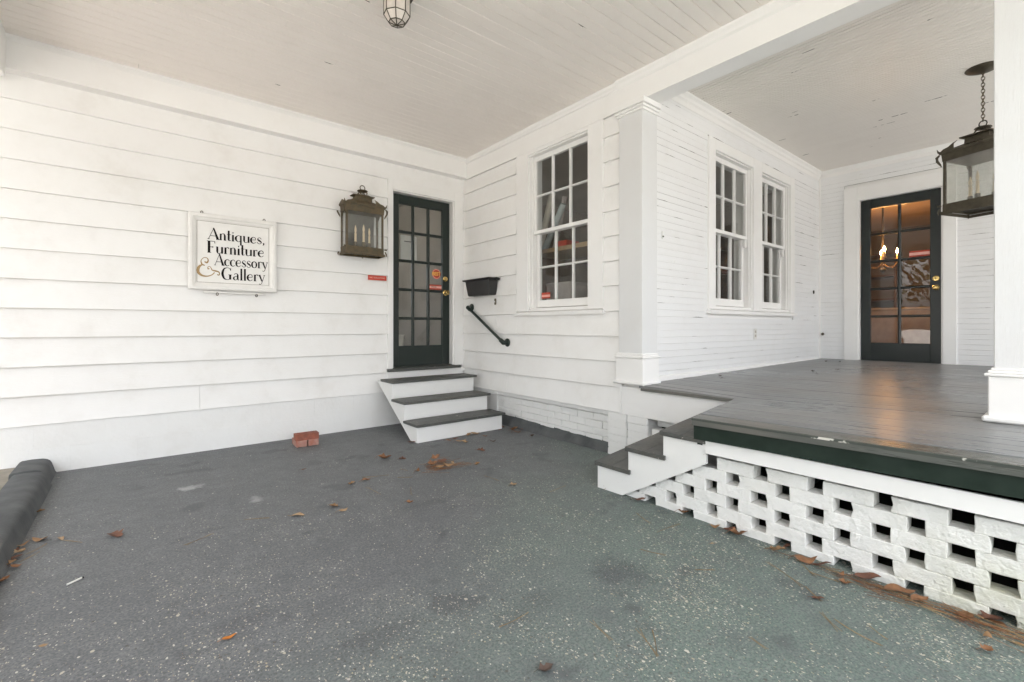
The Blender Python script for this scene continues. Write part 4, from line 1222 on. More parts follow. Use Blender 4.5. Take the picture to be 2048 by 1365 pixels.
def letter_line(text, fx0, fx1, fbase, cap):
    tot = sum(G[c][0] for c in text)
    wid = (fx1-fx0)*(PX1-PX0); s = cap*(PZ1-PZ0); sx = wid/(tot*s)
    ox = PX0+fx0*(PX1-PX0); oz = PZ1-fbase*(PZ1-PZ0); i = 0
    for ch_ in text:
        mb = MB()
        for j, (kind, pts) in enumerate(G[ch_][1]):
            ribbon(mb, kind, pts, ox, oz, s, sx, SY-.0142-.0003*j, SY-.0166-.00025*j)
        mb.build('letter', M['letter'], sg)
        ox += G[ch_][0]*s*sx
letter_line('Antiques,', .150, .935, .290, .185)
letter_line('Furniture', .135, .925, .510, .190)
letter_line('Accessory', .235, .975, .705, .190)
letter_line('Gallery', .325, .935, .930, .195)
# gold ampersand
mb = MB(); aw = PX1-PX0; ah = PZ1-PZ0
amp1 = [(.105, .66, .014), (.135, .675, .02), (.152, .635, .014), (.135, .60, .010), (.095, .60, .008), (.062, .645, .010), (.070, .70, .016), (.105, .725, .010)]
amp2 = [(.110, .722, .008), (.085, .712, .012), (.045, .735, .026), (.022, .79, .034), (.030, .845, .032), (.075, .885, .024), (.135, .893, .016), (.195, .87, .012), (.235, .825, .012)]
amp3 = [(.165, .765, .016), (.150, .775, .012), (.148, .745, .008), (.172, .735, .008), (.190, .760, .010), (.205, .790, .014), (.245, .800, .020), (.285, .812, .016), (.300, .840, .012), (.290, .865, .012), (.270, .855, .016)]
for j, am in enumerate((amp1, amp2, amp3)):
    pts = [((x), -z, w_*1.15) for x, z, w_ in am]
    pts = crom([(PX0+x*aw, PZ1+z*ah, w_*aw) for x, z, w_ in pts], 8)
    n = len(pts); vs = []; fs = []
    for i, (x, z, w_) in enumerate(pts):
        a = pts[max(i-1, 0)]; b = pts[min(i+1, n-1)]
        dx, dz = b[0]-a[0], b[1]-a[1]; l = math.hypot(dx, dz) or 1
        nx, nz = -dz/l, dx/l; w_ = max(w_, .0045)
        vs += [(x+nx*w_/2, SY-.0166-.0003*j, z+nz*w_/2), (x-nx*w_/2, SY-.0166-.0003*j, z-nz*w_/2)]
    fs = [(2*i, 2*i+1, 2*i+3, 2*i+2) for i in range(n-1)]
    mb.add(vs, fs)
mb.build('ampersand', M['gold'], sg)
# hanging hardware: screw eyes on top, rod with two rings below
for xx in (SX0+.10, SX1-.10):
    MB().tube([(xx+.009*math.cos(a), SY+.006, SZ1+.014+.012*math.sin(a)) for a in [2*math.pi*k/10 for k in range(10)]], .003, 5, closed=True).build('screw_eye', M['bronze'], sg)
MB().box(SX0+.11, SX1-.085, SY-.004, SY+.014, SZ0-.028, SZ0-.012, .003).build('hanging_rail', M['sign_white'], sg)
for xx in (SX0+.215, SX1-.165):
    MB().tube([(xx+.008*math.cos(a), SY-.002, SZ0-.036+.013*math.sin(a)) for a in [2*math.pi*k/10 for k in range(10)]], .0032, 5, closed=True).build('ring', M['bronze'], sg)
for xx in (SX0+.06, SX1-.10):
    MB().box(xx, xx+.04, SY+.001, -.012, SZ1-.10, SZ1-.06).build('spacer', M['sign_white'], sg)

# small red notice
ns = tag(MB().box(-1.262, -1.052, -.043, -.0365, 1.610, 1.662, .001).build('red_notice', M['red']), 'small red NO SOLICITING notice between lantern and side door', 'notice')
place('notice_lettering', text_mesh('NO SOLICITING', .0245, M['pale_red'], bold=.0003), ns, (-1.157, -.0436, 1.636), (R(90), 0, 0))

# ------------------------------------------------------------------ lanterns
def lantern(name, loc, rz, w_, d_, mat, label, wall):
    root = empty(name, loc, label, 'lantern')
    mt = Matrix.Translation(Vector(loc)) @ Matrix.Rotation(rz, 4, 'Z')
    def pc(nm, mb, m_, par=root):
        me = mb.mesh(nm, m_); me.transform(mt); return place(nm, me, par)
    hw, hd = w_/2, d_/2
    # tray: flared skirt under a deep band
    def frus(mb, z0, a0, b0, z1, a1, b1):
        vs = [(-a0, -b0, z0), (a0, -b0, z0), (a0, b0, z0), (-a0, b0, z0), (-a1, -b1, z1), (a1, -b1, z1), (a1, b1, z1), (-a1, b1, z1)]
        mb.add(vs, [(0, 3, 2, 1), (4, 5, 6, 7), (0, 1, 5, 4), (1, 2, 6, 5), (2, 3, 7, 6), (3, 0, 4, 7)])
    mb = MB()
    # hollow tray: four walls and a raised floor
    th = .006
    for (x0, x1, y0, y1) in ((-hw-.012, hw+.012, -hd-.012, -hd-.006), (-hw-.012, hw+.012, hd+.006, hd+.012), (-hw-.012, -hw-.006, -hd-.006, hd+.006), (hw+.006, hw+.012, -hd-.006, hd+.006)):
        mb.box(x0, x1, y0, y1, 0, .026)
    for (x0, x1, y0, y1) in ((-hw-.002, hw+.002, -hd-.002, -hd+.006), (-hw-.002, hw+.002, hd-.006, hd+.002), (-hw-.002, -hw+.006, -hd+.006, hd-.006), (hw-.006, hw+.002, -hd+.006, hd-.006)):
        mb.box(x0, x1, y0, y1, .0265, .088)
    mb.box(-hw+.006, hw-.006, -hd+.006, hd-.006, .040, .048)
    pc('tray', mb, mat)
    for sx in (-1, 1):
        for sy in (-1, 1):
            pc('post', MB().box(sx*hw-(.018 if sx > 0 else 0), sx*hw+(0 if sx > 0 else .018), sy*hd-(.018 if sy > 0 else 0), sy*hd+(0 if sy > 0 else .018), .0885, .448), mat)
    mb = MB()
    frus(mb, .4485, hw+.003, hd+.003, .51, hw+.008, hd+.008); frus(mb, .5105, hw+.018, hd+.018, .528, hw+.022, hd+.022)
    head = pc('head_band', mb, mat)
    mb = MB()
    frus(mb, .5285, hw+.012, hd+.012, .575, hw*.50, hd*.52); frus(mb, .5755, hw*.46, hd*.48, .625, hw*.44, hd*.46); frus(mb, .6255, hw*.58, hd*.62, .634, hw*.58, hd*.62); frus(mb, .6345, hw*.40, hd*.42, .648, hw*.30, hd*.30)
    pc('roof', mb, mat)
    # neck with four curled feet, collar and ring
    mb = MB()
    for k in range(4):
        a = math.pi/4+math.pi/2*k
        mb.tube([(.045*math.cos(a), .045*math.sin(a), .648), (.052*math.cos(a), .052*math.sin(a), .662), (.035*math.cos(a), .035*math.sin(a), .678), (.012*math.cos(a), .012*math.sin(a), .684)], .006, 5)
    mb.lathe([(.0, .682), (.050, .683), (.055, .688), (.050, .694), (.02, .700), (.0, .701)], 14)
    pc('collar', mb, mat)
    pc('ring', MB().tube([(.026*math.cos(a), 0, .722+.026*math.sin(a)) for a in [2*math.pi*k/16 for k in range(16)]], .0045, 6, closed=True), mat)
    # pagoda horns at the eaves and scrolls above and beside the corners
    for sx in (-1, 1):
        for sy in (-1, 1):
            cx, cy = sx*(hw+.018), sy*(hd+.018)
            ux, uy = sx*.45, sy*.45
            pc('eave_horn', MB().tube([(cx-ux*.02, cy-uy*.02, .522), (cx+ux*.008, cy+uy*.008, .531), (cx+ux*.022, cy+uy*.022, .556)], [.010, .008, .002], 6), mat)
            pc('scroll_bracket', MB().tube([(cx-ux*.004, cy-uy*.004, .505), (cx+ux*.022, cy+uy*.022, .485), (cx+ux*.018, cy+uy*.018, .455), (cx-ux*.012, cy-uy*.012, .425), (cx-ux*.026, cy-uy*.026, .405)], [.007, .011, .010, .007, .003], 6), mat)
            pc('tray_horn', MB().tube([(cx-ux*.02, cy-uy*.02, .078), (cx+ux*.012, cy+uy*.012, .070), (cx+ux*.026, cy+uy*.026, .088)], [.010, .008, .002], 6), mat)
            pc('foot_scroll', MB().tube([(cx-ux*.01, cy-uy*.01, .05), (cx+ux*.010, cy+uy*.010, .02), (cx+ux*.004, cy+uy*.004, .0)], [.007, .008, .004], 6), mat)
    for sy in (-1, 1):
        for sx in (-1, 1):
            mb = MB(); y = sy*(hd+.014)
            pts = [(hw+.012, .530), (hw-.01, .548), (hw-.045, .557), (hw-.075, .578), (hw-.105, .590), (hw*.54, .572), (hw*.54, .530)]
            q = [(sx*a, b) for a, b in pts]
            mb.prism(q, 'y', y-.003, y+.003)
            pc('crest', mb, mat)
    for sx in (-1, 1):
        x = sx*(hw+.014); mb = MB()
        pts = [(-hd-.012, .530), (-hd+.02, .548), (-hd*.4, .556), (0, .570), (hd*.4, .556), (hd-.02, .548), (hd+.012, .530)]
        mb.prism(pts, 'x', x-.003, x+.003); pc('crest', mb, mat)
    gm = M['glassB'] if wall else M['seeded']
    pc('pane', MB().add([(-hw+.01, -hd+.004, .086), (hw-.01, -hd+.004, .086), (hw-.01, -hd+.004, .45), (-hw+.01, -hd+.004, .45)], [(0, 1, 2, 3)]), gm)
    for sx in (-1, 1):
        pc('pane', MB().add([(sx*(hw-.004), -hd+.01, .086), (sx*(hw-.004), hd-.01, .086), (sx*(hw-.004), hd-.01, .45), (sx*(hw-.004), -hd+.01, .45)], [(0, 1, 2, 3)]), gm)
    if wall: pc('back_plate', MB().box(-hw+.045, hw-.045, hd-.008, hd-.004, .088, .448), M['lead'])
    else: pc('pane', MB().add([(-hw+.01, hd-.004, .086), (hw-.01, hd-.004, .086), (hw-.01, hd-.004, .45), (-hw+.01, hd-.004, .45)], [(0, 1, 2, 3)]), gm)
    # candle cluster
    for k, (cx, cy, dz) in enumerate(((-.075, .0, .0), (.005, -.02 if wall else .06, .012), (.078, .01, -.01))):
        c = pc('candle', MB().lathe([(.010, .105), (.016, .110), (.016, .150), (.0115, .152), (.0115, .235+dz), (.0, .235+dz)], 10, (cx, cy, 0)), M['cream'])
        pc('bulb', MB().lathe([(.006, .235+dz), (.013, .262+dz), (.011, .282+dz), (.003, .318+dz), (.0, .32+dz)], 8, (cx, cy, 0)), M['bulb'], c)
        pc('socket', MB().lathe([(.013, .049), (.013, .085), (.0185, .088), (.0185, .145), (.0, .145)], 10, (cx, cy, 0)), mat, c)
    return root, pc
M['lead'] = plain('lantern_back', (.13, .125, .11), .5, .3, vscale=8, bump=.1)
LW, pcw = lantern('wall_lantern', (-1.352, -.112, 1.848), 0, .400, .160, M['bronze'], 'brass pagoda lantern with three candles fixed to the wall beside the side door', True)
pcw('finial', MB().lathe([(.0, -.026), (.006, -.02), (.008, -.01), (.004, .0), (.004, .045)], 8), M['bronze'])
pcw('wall_bracket', MB().box(-.03, .03, .080, .092, .15, .35), M['bronze'])
HL, pch = lantern('hanging_lantern', (2.18, -4.41, 2.045), R(-20.8+90), .355, .355, M['bronze2'], 'dark brass lantern hanging on a chain under the porch ceiling', False)
# chain and canopy hang from the porch ceiling
zt, zb = ZP-.012, 2.045+.745
nl = 16; pl = (zt-.01-zb)/nl
for k in range(nl):
    z = zb+pl*(k+.5)
    a = R(40) if k % 2 else R(130)
    pts = [(.011*math.cos(q)*math.cos(a), .011*math.cos(q)*math.sin(a), z-2.045+(pl*.5+.006)*math.sin(q)) for q in [2*math.pi*j/12 for j in range(12)]]
    pch('chain_link', MB().tube(pts, .0030, 5, closed=True), M['rust'] if 'rust' in M else M['bronze'])
pch('canopy', MB().lathe([(.0, zt-.028-2.045), (.025, zt-.026-2.045), (.075, zt-.010-2.045), (.105, zt+.004-2.045), (.11, zt+.011-2.045), (.0, zt+.011-2.045)], 28), M['bronze2'])

# ceiling light of leaded opal glass
CLX, CLY = -1.952, -2.222
cl = empty('ceiling_light', (CLX, CLY, 2.985), 'leaded white glass ceiling light above the carport', 'ceiling light')
ngon = 8; r1, r2 = .080, .050
lev = [(r1, ZC-.012), (r1, 3.045), (r2, 3.000), (.004, 2.985)]
def lp(i, k): 
    a = 2*math.pi*(k+.32)/ngon; r_, z = lev[i]; return (CLX+r_*math.cos(a), CLY+r_*math.sin(a), z)
for i in range(3):
    for k in range(ngon):
        q = [lp(i, k), lp(i, k+1), lp(i+1, k+1), lp(i+1, k)]
        MB().add(q, [(0, 1, 2, 3)]).build('glass_facet', M['opal'], cl)
mb = MB()
for k in range(ngon):
    for i in range(3): mb.tube([lp(i, k), lp(i+1, k)], .0034, 5)
    for i in range(3): mb.tube([lp(i, k), lp(i, k+1)], .0034, 5)
mb.build('lead_came', M['bronze2'], cl)
MB().lathe([(.0, ZC-.010), (.098, ZC-.010), (.102, ZC-.004), (.102, ZC+.001), (.0, ZC+.001)], 24, (CLX, CLY, 0)).build('ceiling_plate', M['bronze2'], cl)

# ------------------------------------------------------------------ wall-mounted box and handrail
bx = empty('letter_box', (-.1, -.5, 1.45), 'open black plastic trough on the clapboards above the handrail', 'letter box')
vs = []; y0, y1 = -.255, -.745
outer = [(-.026, 0), (-.150, 0), (-.150, 1), (-.026, 1)]
def ring_(z, ins, d): return [(-.027, y0-ins, z), (-d, y0-ins, z), (-d, y1+ins, z), (-.027, y1+ins, z)]
lv_ = [ring_(1.462, .035, .120), ring_(1.475, .028, .130), ring_(1.632, .004, .150), ring_(1.640, -.022, .172), ring_(1.652, -.026, .176), ring_(1.656, -.020, .172), ring_(1.650, .012, .146), ring_(1.50, .036, .124)]
vs = [p for r_ in lv_ for p in r_]; fs = []
for i in range(len(lv_)-1):
    for k in range(4): fs.append((i*4+k, i*4+(k+1) % 4, (i+1)*4+(k+1) % 4, (i+1)*4+k))
fs += [(3, 2, 1, 0), tuple(len(vs)-4+k for k in range(4))]
MB().add(vs, fs).build('trough', M['black'], bx)
for yy in (y0+.022, y1-.022): MB().tube([(-.028, yy, 1.640), (-.075, yy, 1.646)], .014, 8).build('lug', M['black'], bx)
hr = empty('handrail', (-.06, -.55, 1.1), 'short sloping dark iron pipe handrail beside the side door steps', 'handrail')
p0, p1 = Vector((-.085, -.215, 1.335)), Vector((-.085, -.915, .925))
MB().tube([p0, p1], .0165, 12).build('rail', M['iron'], hr)
for p in (p0, p1):
    s_ = 1 if p is p0 else -1
    dirv = (p1-p0).normalized()*s_
    MB().tube([p+dirv*.055, p+dirv*.0, p+Vector((.012, 0, 0)), p+Vector((.030, 0, 0))], [.024, .026, .026, .022], 12).build('elbow', M['iron'], hr)
    q = (-.026, p.y, p.z)
    MB().lathe([(.046, 0), (.046, -.006), (.040, -.012), (.024, -.015), (.022, -.05), (.0, -.05)], 20, q, axis='x').build('flange', M['iron'], hr)
    hm = MB()
    for k in range(4):
        a = math.pi/4+k*math.pi/2; hm.lathe([(.005, -.006), (.005, -.013), (.0, -.013)], 6, (q[0], q[1]+.034*math.cos(a), q[2]+.034*math.sin(a)), axis='x')
    hm.build('screw', M['iron'], hr)
bl = tag(MB().box(-.034, -.024, -.680, -.705, 1.352, 1.422, .002).build('bell_push', M['bronze']), 'tiny brass bell push under the black trough', 'bell')
MB().box(-.0375, -.0345, -.686, -.699, 1.378, 1.394).build('button', M['white_plastic'], bl)

# outlet and small fittings on the porch wall
ol = tag(MB(FC(0, 0)).box(2.075, 2.147, .0145, .021, .960, 1.078, .002).build('power_outlet', M['white_plastic']), 'white power outlet low on the porch plank wall', 'outlet')
for zz in (.985, 1.030): MB(FC(0, 0)).box(2.095, 2.127, .0212, .0225, zz, zz+.028, .002).build('socket', M['room_grey'], ol)
hk = tag(MB(FC(0, 0)).box(3.86, 3.877, .0145, .032, 1.545, 1.590, .005).build('wall_hook', M['bronze2']), 'small dark hook on the plank wall near the porch corner', 'hook')
hk2 = tag(MB().lathe([(.014, 0), (.02, -.02), (.012, -.04), (.0, -.045)], 10, (XD-.016, YC-.06, 1.0), axis='x').build('door_stop', M['bronze2']), 'small dark knob low in the porch corner', 'door stop')
lt = tag(MB(FC(0, 0)).box(.30, .318, .0145, .026, 1.86, 1.925, .002).build('latch_plate', M['trim']), 'white painted latch plate on the plank wall beside the column', 'latch')
MB(FC(0, 0)).box(.301, .317, .0263, .030, 1.872, 1.884).build('latch_lip', M['bronze2'], lt)

# ------------------------------------------------------------------ loose bricks by the wall
BX, BY, BA = -1.985, -.33, R(-3)
def brk(name, cx, cy, z, sx, sy, rz, mat, label):
    me = bm_mesh(rough_block(sx, sy, .057, .004, .0025, rnd.random()*40, 1, 2), name, mat)
    o = place(name, me, None, (cx, cy, z), (0, 0, rz)); return tag(o, label, 'brick')
brk('brick', BX-.050, BY, .0285, .092, .195, BA, M['redbrick2'], 'left lower brick of the small red stack on the slab')
brk('brick', BX+.050, BY, .0285, .092, .195, BA+.03, M['redbrick2'], 'right lower brick of the small red stack on the slab')
# cored brick on top: bars round two rows of holes
mb = MB(); l, d, h = .199, .096, .057
xs = [-l/2, -.072, -.050, -.011, .011, .050, .072, l/2]
ys = [-d/2, -.030, -.012, .012, .030, d/2]
for i in range(7):
    for j in range(5):
        if i in (1, 3, 5) and j in (1, 3): mb.box(xs[i], xs[i+1], ys[j], ys[j+1], 0, .012)
        else: mb.box(xs[i], xs[i+1], ys[j], ys[j+1], 0, h)
me = mb.mesh('cored_brick', M['redbrick'])
bm = bmesh.new(); bm.from_mesh(me); bmesh.ops.remove_doubles(bm, verts=bm.verts[:], dist=1e-5)
seen = {}
for f in bm.faces: seen.setdefault(tuple(sorted(v.index for v in f.verts)), []).append(f)
bmesh.ops.delete(bm, geom=[f for fl in seen.values() if len(fl) > 1 for f in fl], context='FACES_ONLY')
bm.to_mesh(me); bm.free()
tag(place('cored_brick', me, None, (BX-.002, BY-.045, .0578), (0, 0, BA+.02)), 'cored red brick with six holes on top of the stack', 'brick')

# cigarette end
cg = empty('cigarette', (-3.42, -2.18, 0), 'white cigarette stub lying on the slab', 'cigarette')
ca, cb3 = Vector((-3.447, -2.205, .0045)), Vector((-3.398, -2.168, .0045))
MB().tube([ca, ca.lerp(cb3, .9)], .0040, 10).build('paper_tube', M['white_plastic'], cg)
MB().tube([ca.lerp(cb3, .9), cb3], .0037, 10).build('burnt_tip', M['letter'], cg)

# ------------------------------------------------------------------ fallen leaves and pine needles
def leaf_mesh(ln_, wd, curl, fold, mat, lobed=False, seed=0):
    mb = MB(); n = 9; vs = []; fs = []
    for i in range(n+1):
        f = i/n; x = (f-.5)*ln_
        hw_ = wd*.5*math.sin(math.pi*f**.8)**.8 if 0 < f < 1 else .0006
        if lobed: hw_ *= 1+.35*math.sin(f*17+seed)
        zc = curl*((2*f-1)**2) + .004*math.sin(f*6+seed)
        tw = .25*math.sin(f*3+seed)
        for s_ in (-1, -.5, 0, .5, 1):
            vs.append((x, s_*hw_, .002+zc + fold*abs(s_)**1.4*hw_*1.3 + tw*s_*hw_*.6 + (.12*hw_*math.sin(9*f+3*s_+seed) if abs(s_) == 1 else 0)))
    mz = min(v[2] for v in vs)
    vs = [(a, b, c-mz+.0012) for a, b, c in vs]
    for i in range(n):
        for k in range(4): fs.append((i*5+k, i*5+k+1, (i+1)*5+k+1, (i+1)*5+k))
    mb.add(vs, fs, True)
    c0 = vs[2]
    mb.tube([c0, (c0[0]-ln_*.12, .003, max(.002, c0[2]*.6)), (c0[0]-ln_*.26, .008, .002)], .0009, 4)
    return mb.mesh('leaf', mat)
LM = {}
def leaf(px_loc, kind, size, rz, label, group, z=0.0, tilt=(0, 0)):
    shape = rnd.randrange(3)
    key = (kind, shape)
    if key not in LM:
        LM[key] = leaf_mesh(.075, .034 + .008*shape, (.004, .007, .010)[shape], (.25, -.2, .4)[shape], LEAF[kind], shape == 2, kind*1.7+shape)
    s_ = size*.88/.075
    o = place('fallen_leaf', LM[key], None, (px_loc[0], px_loc[1], z), (tilt[0], tilt[1], rz), (s_, s_, s_))
    return tag(o, label, 'leaf', group)
ORD = ['first', 'second', 'third', 'fourth', 'fifth', 'sixth', 'seventh', 'eighth', 'ninth', 'tenth', 'eleventh', 'twelfth', 'thirteenth', 'fourteenth', 'fifteenth', 'sixteenth', 'seventeenth', 'eighteenth']
LOOK = ['orange-brown', 'tan', 'dark red-brown', 'pale buff', 'dark', 'bright orange']
def ordered(lst, key, fmt):
    out = sorted(lst, key=key)
    return [tuple(q) + (fmt % (LOOK[q[1]], ORD[i]),) for i, q in enumerate(out)]
def G_(px, py, z=0.0):
    t = (px-1024)/927.5; k = (654.0-py)/927.5; s_, c_ = math.sin(R(39.1)), math.cos(R(39.1))
    m_ = (z-1.10)/k
    return (-3.222+m_*(s_+c_*t), -4.926+m_*(c_-s_*t))
singles = [
 ((75, 1026), 1, .075, .6, 'tan curled leaf against the curb, the farthest one there'),
 ((82, 1082), 1, .085, .2, 'broad tan leaf lying just off the curb'),
 ((122, 1078), 3, .06, -.5, 'pale leaf with a long stem near the curb'),
 ((232, 1073), 2, .10, -.35, 'reddish brown leaf alone on the slab left of centre'),
 ((459, 1277), 5, .055, .75, 'bright orange leaf near the bottom of the slab'),
 ((1092, 1341), 4, .062, .4, 'dark grey-brown crumpled leaf at the bottom of the slab'),
 ((668, 1014), 1, .075, -.5, 'tan leaf next to a pointed leaf in mid slab'),
 ((686, 1022), 3, .07, .9, 'pointed pale leaf beside a tan leaf in mid slab'),
 ((704, 968), 1, .062, .9, 'small tan leaf left of the needle bundle'),
 ((732, 961), 0, .08, .8, 'orange-brown leaf under pale pine needles'),
 ((770, 918), 0, .13, .1, 'long orange-brown leaf in front of the side door steps'),
 ((805, 919), 2, .07, .3, 'dark curled leaf right of the long orange-brown leaf'),
 ((607, 940), 2, .05, .5, 'small dark leaf in front of the brick stack'),
 ((834, 943), 0, .08, 1.4, 'upright orange leaf left of the leaf clump'),
 ((955, 929), 1, .07, 1.0, 'small yellow-tan leaf right of the leaf clump'),
 ((1027, 971), 3, .06, .5, 'pale small leaf in mid slab towards the porch steps'),
 ((820, 1006), 0, .055, .1, 'small flat rust leaf in mid slab'),
 ((1690, 1168), 0, .055, -.7, 'orange leaf lying before the openwork brick wall'),
 ((1636, 1198), 2, .055, -.3, 'red-brown leaf farther out before the openwork brick wall'),
 ((87, 1292), 3, .03, .6, 'tiny pale leaf scrap near the cigarette stub'),
 ((1425, 1088), 3, .03, .2, 'tiny pale leaf scrap between the slab middle and the brick wall'),
 ((596, 1032), 3, .09, .15, 'thin pale twig-like leaf in the left half of the slab'),
]
for p, k, s_, rz, lab in singles: leaf(G_(*p), k, s_, rz - R(39), lab, 'fallen leaves on the slab')
for p, k, s_, rz, lab in ordered([((25, 1120), 2, .08, .3), ((40, 1110), 3, .06, 1.0), ((18, 1132), 1, .07, .7), ((34, 1136), 0, .05, -.2), ((45, 1095), 1, .06, .5), ((6, 1165), 0, .06, .8), ((28, 1105), 2, .07, 1.2)], lambda q: -q[0][1], '%s dry leaf in the curb drift, %s from the camera'):
    leaf(G_(*p), k, s_, rz, lab, 'leaves drifted against the curb', z=rnd.uniform(0, .012))
for p, k, s_, rz, lab in ordered([((872, 922), 0, .09, .3), ((885, 928), 2, .09, -.2), ((896, 938), 1, .12, .15), ((880, 942), 1, .08, .3), ((866, 936), 0, .10, .2), ((905, 933), 3, .05, 1.2)], lambda q: q[0][0], '%s leaf in the mid-slab clump, %s from its left end'):
    leaf(G_(*p), k, s_, rz-R(30), lab, 'leaves in the middle clump', z=rnd.uniform(.012, .030), tilt=(rnd.uniform(.1, .5), rnd.uniform(-.3, .3)))
for p, k, s_, rz, lab in ordered([((988, 858), 0, .10, .5), ((1002, 856), 2, .09, -.3), ((938, 872), 1, .09, 1.0), ((950, 869), 3, .11, .2), ((910, 879), 2, .09, .4), ((918, 884), 3, .08, .3), ((897, 883), 0, .07, .1), ((970, 874), 0, .06, .2), ((824, 886), 2, .09, -.4), ((986, 884), 4, .08, .3), ((962, 903), 2, .09, -.3), ((930, 886), 3, .08, -.3), ((1000, 861), 0, .07, 1.4)], lambda q: q[0][0], '%s dry leaf along the side door steps, %s from the left'):
    leaf(G_(*p), k, s_, rz-R(39), lab, 'leaves along the door steps', z=rnd.uniform(0, .006))
for p, k, s_, rz, lab in ordered([((1026, 861), 0, .10, .3), ((1035, 866), 0, .10, -.5), ((1042, 860), 2, .08, 1.2), ((1064, 875), 4, .07, .3), ((1031, 858), 1, .07, .9)], lambda q: q[0][0], '%s dry leaf at the painted brick foot, %s from the left'):
    leaf(G_(*p), k, s_, rz, lab, 'leaves by the brick foundation', z=rnd.uniform(0, .012), tilt=(rnd.uniform(-.3, .3), 0))
for p, k, s_, rz, lab in ordered([((1212, 977), 0, .09, -.2), ((1222, 980), 1, .08, .3), ((1236, 985), 2, .07, -.4), ((1202, 971), 2, .05, .2)], lambda q: q[0][0], '%s leaf under the porch side steps, %s from the left'):
    leaf(G_(*p), k, s_, rz-R(39), lab, 'leaves under the side steps', z=.003)
for p, k, s_, rz, lab in ordered([((1280, 1003), 2, .09, -.5), ((1368, 1030), 0, .08, -.4), ((1462, 1065), 2, .10, -.2), ((1478, 1074), 0, .10, -.6), ((1430, 1057), 1, .06, -.5), ((1556, 1106), 1, .09, -.5), ((1575, 1098), 2, .07, .2), ((1612, 1125), 0, .11, -.6), ((1645, 1135), 2, .10, -.5), ((1682, 1152), 0, .05, .2), ((1735, 1163), 2, .12, -.5), ((1800, 1190), 0, .13, -.55), ((1840, 1205), 0, .09, -.2), ((1930, 1240), 0, .08, .3), ((1985, 1245), 2, .10, -.2), ((1995, 1250), 0, .07, 1.2), ((1975, 1282), 1, .05, .4), ((1972, 1305), 0, .05, -.2)], lambda q: q[0][0], '%s leaf along the openwork wall foot, %s from the side steps'):
    leaf(G_(*p), k, s_, rz-R(20), lab, 'leaves along the openwork wall', z=rnd.uniform(.002, .016), tilt=(rnd.uniform(-.25, .25), rnd.uniform(-.1, .1)))
leaf((-1.02, -.33), 2, .06, .4, 'small brown leaf on the top tread below the side door', 'fallen leaves on the slab', z=.538)
leaf((-.255, -.075), 2, .05, .9, 'small brown leaf caught in the corner of the side door sill', 'fallen leaves on the slab', z=.632)
for i, p in enumerate([(1440, 753), (1443, 757), (1625, 745), (1634, 749), (1652, 727), (1674, 743), (1680, 728)]):
    a = G_(p[0], p[1], .64); leaf(a, 4, .045, rnd.uniform(0, 3), 'tiny dark leaf scrap on the porch deck, %s from the left' % ORD[i], 'leaf scraps on the porch deck', z=zdeck(*a)+.001)

def needles(name, items, mat, label):
    """items: (x, y, angle, length, height)"""
    mb = MB()
    for (x, y, a, l, h) in items:
        bend = rnd.uniform(-.12, .12); n = 4; pts = []
        for i in range(n+1):
            f = i/n-.5
            aa = a+bend*f*2
            pts.append((x+math.cos(aa)*l*f, y+math.sin(aa)*l*f, .0015+h+abs(f)*rnd.uniform(0, .004)))
        mb.tube(pts, .0009, 3, caps=False)
    return tag(mb.build(name, mat), label, 'pine needles', kind='stuff')
it = []
for i in range(330):
    y = -3.95-2.0*rnd.random()**.8
    t = min(1, max(0, (-4.15-y)/.5))
    x = -.775 - abs(rnd.gauss(0, .022+.030*t)) - .004
    if rnd.random() > .12+.9*t: continue
    it.append((x, y, R(-90)+rnd.gauss(0, .26), rnd.uniform(.10, .24), rnd.random()*.022*t))
needles('pine_needle_drift', it[::2], M['needle'], 'rust pine needles drifted along the foot of the openwork wall')
needles('pine_needle_drift', it[1::4], M['needle2'], 'pale straw needles lying in the drift along the openwork wall')
needles('pine_needle_drift', it[3::4], LEAF[2], 'dark brown needles lying in the drift along the openwork wall')
it = []
for i in range(46):
    a = G_(878+rnd.gauss(0, 10), 934+rnd.gauss(0, 5)); it.append((a[0], a[1], R(-8)+rnd.gauss(0, .28), rnd.uniform(.10, .22), rnd.random()*.018))
for i in range(8):
    a = G_(925+rnd.gauss(0, 10), 930+rnd.gauss(0, 2)); it.append((a[0], a[1], R(-12)+rnd.gauss(0, .1), .18, 0))
needles('pine_needle_clump', it, M['needle'], 'small heap of rust pine needles in mid slab')
it = []
def pair(p0, p1, k=2, spread=.05):
    a = Vector(G_(*p0)); b = Vector(G_(*p1)); d = b-a
    for i in range(k):
        it.append(((a.x+b.x)/2+rnd.uniform(-.003, .003), (a.y+b.y)/2+rnd.uniform(-.003, .003), math.atan2(d.y, d.x)+rnd.uniform(-spread, spread), d.length, 0))
for q in [((725, 956), (778, 951)), ((795, 956), (825, 955)), ((800, 939), (815, 942)), ((735, 975), (763, 990)), ((822, 975), (823, 992)), ((970, 952), (1000, 962)), ((1100, 985), (1130, 972)), ((1000, 1257), (1060, 1228)), ((1183, 1243), (1225, 1283)), ((1277, 1258), (1318, 1315)), ((1306, 1262), (1318, 1316)), ((1272, 1027), (1300, 1048)), ((1312, 1065), (1358, 1048)), ((1390, 1140), (1430, 1141)), ((1536, 1125), (1610, 1175)), ((1610, 1175), (1645, 1205)), ((1605, 1130), (1630, 1155)), ((1620, 1145), (1680, 1165)), ((1665, 1240), (1760, 1295)), ((1640, 1225), (1680, 1265)), ((1738, 1253), (1775, 1282)), ((1500, 1275), (1534, 1300)), ((125, 1080), (165, 1086)), ((370, 1092), (425, 1068)), ((490, 1040), (540, 1036)), ((55, 1110), (95, 1088)), ((40, 1125), (80, 1105)), ((1280, 1100), (1330, 1112))]:
    pair(*q)
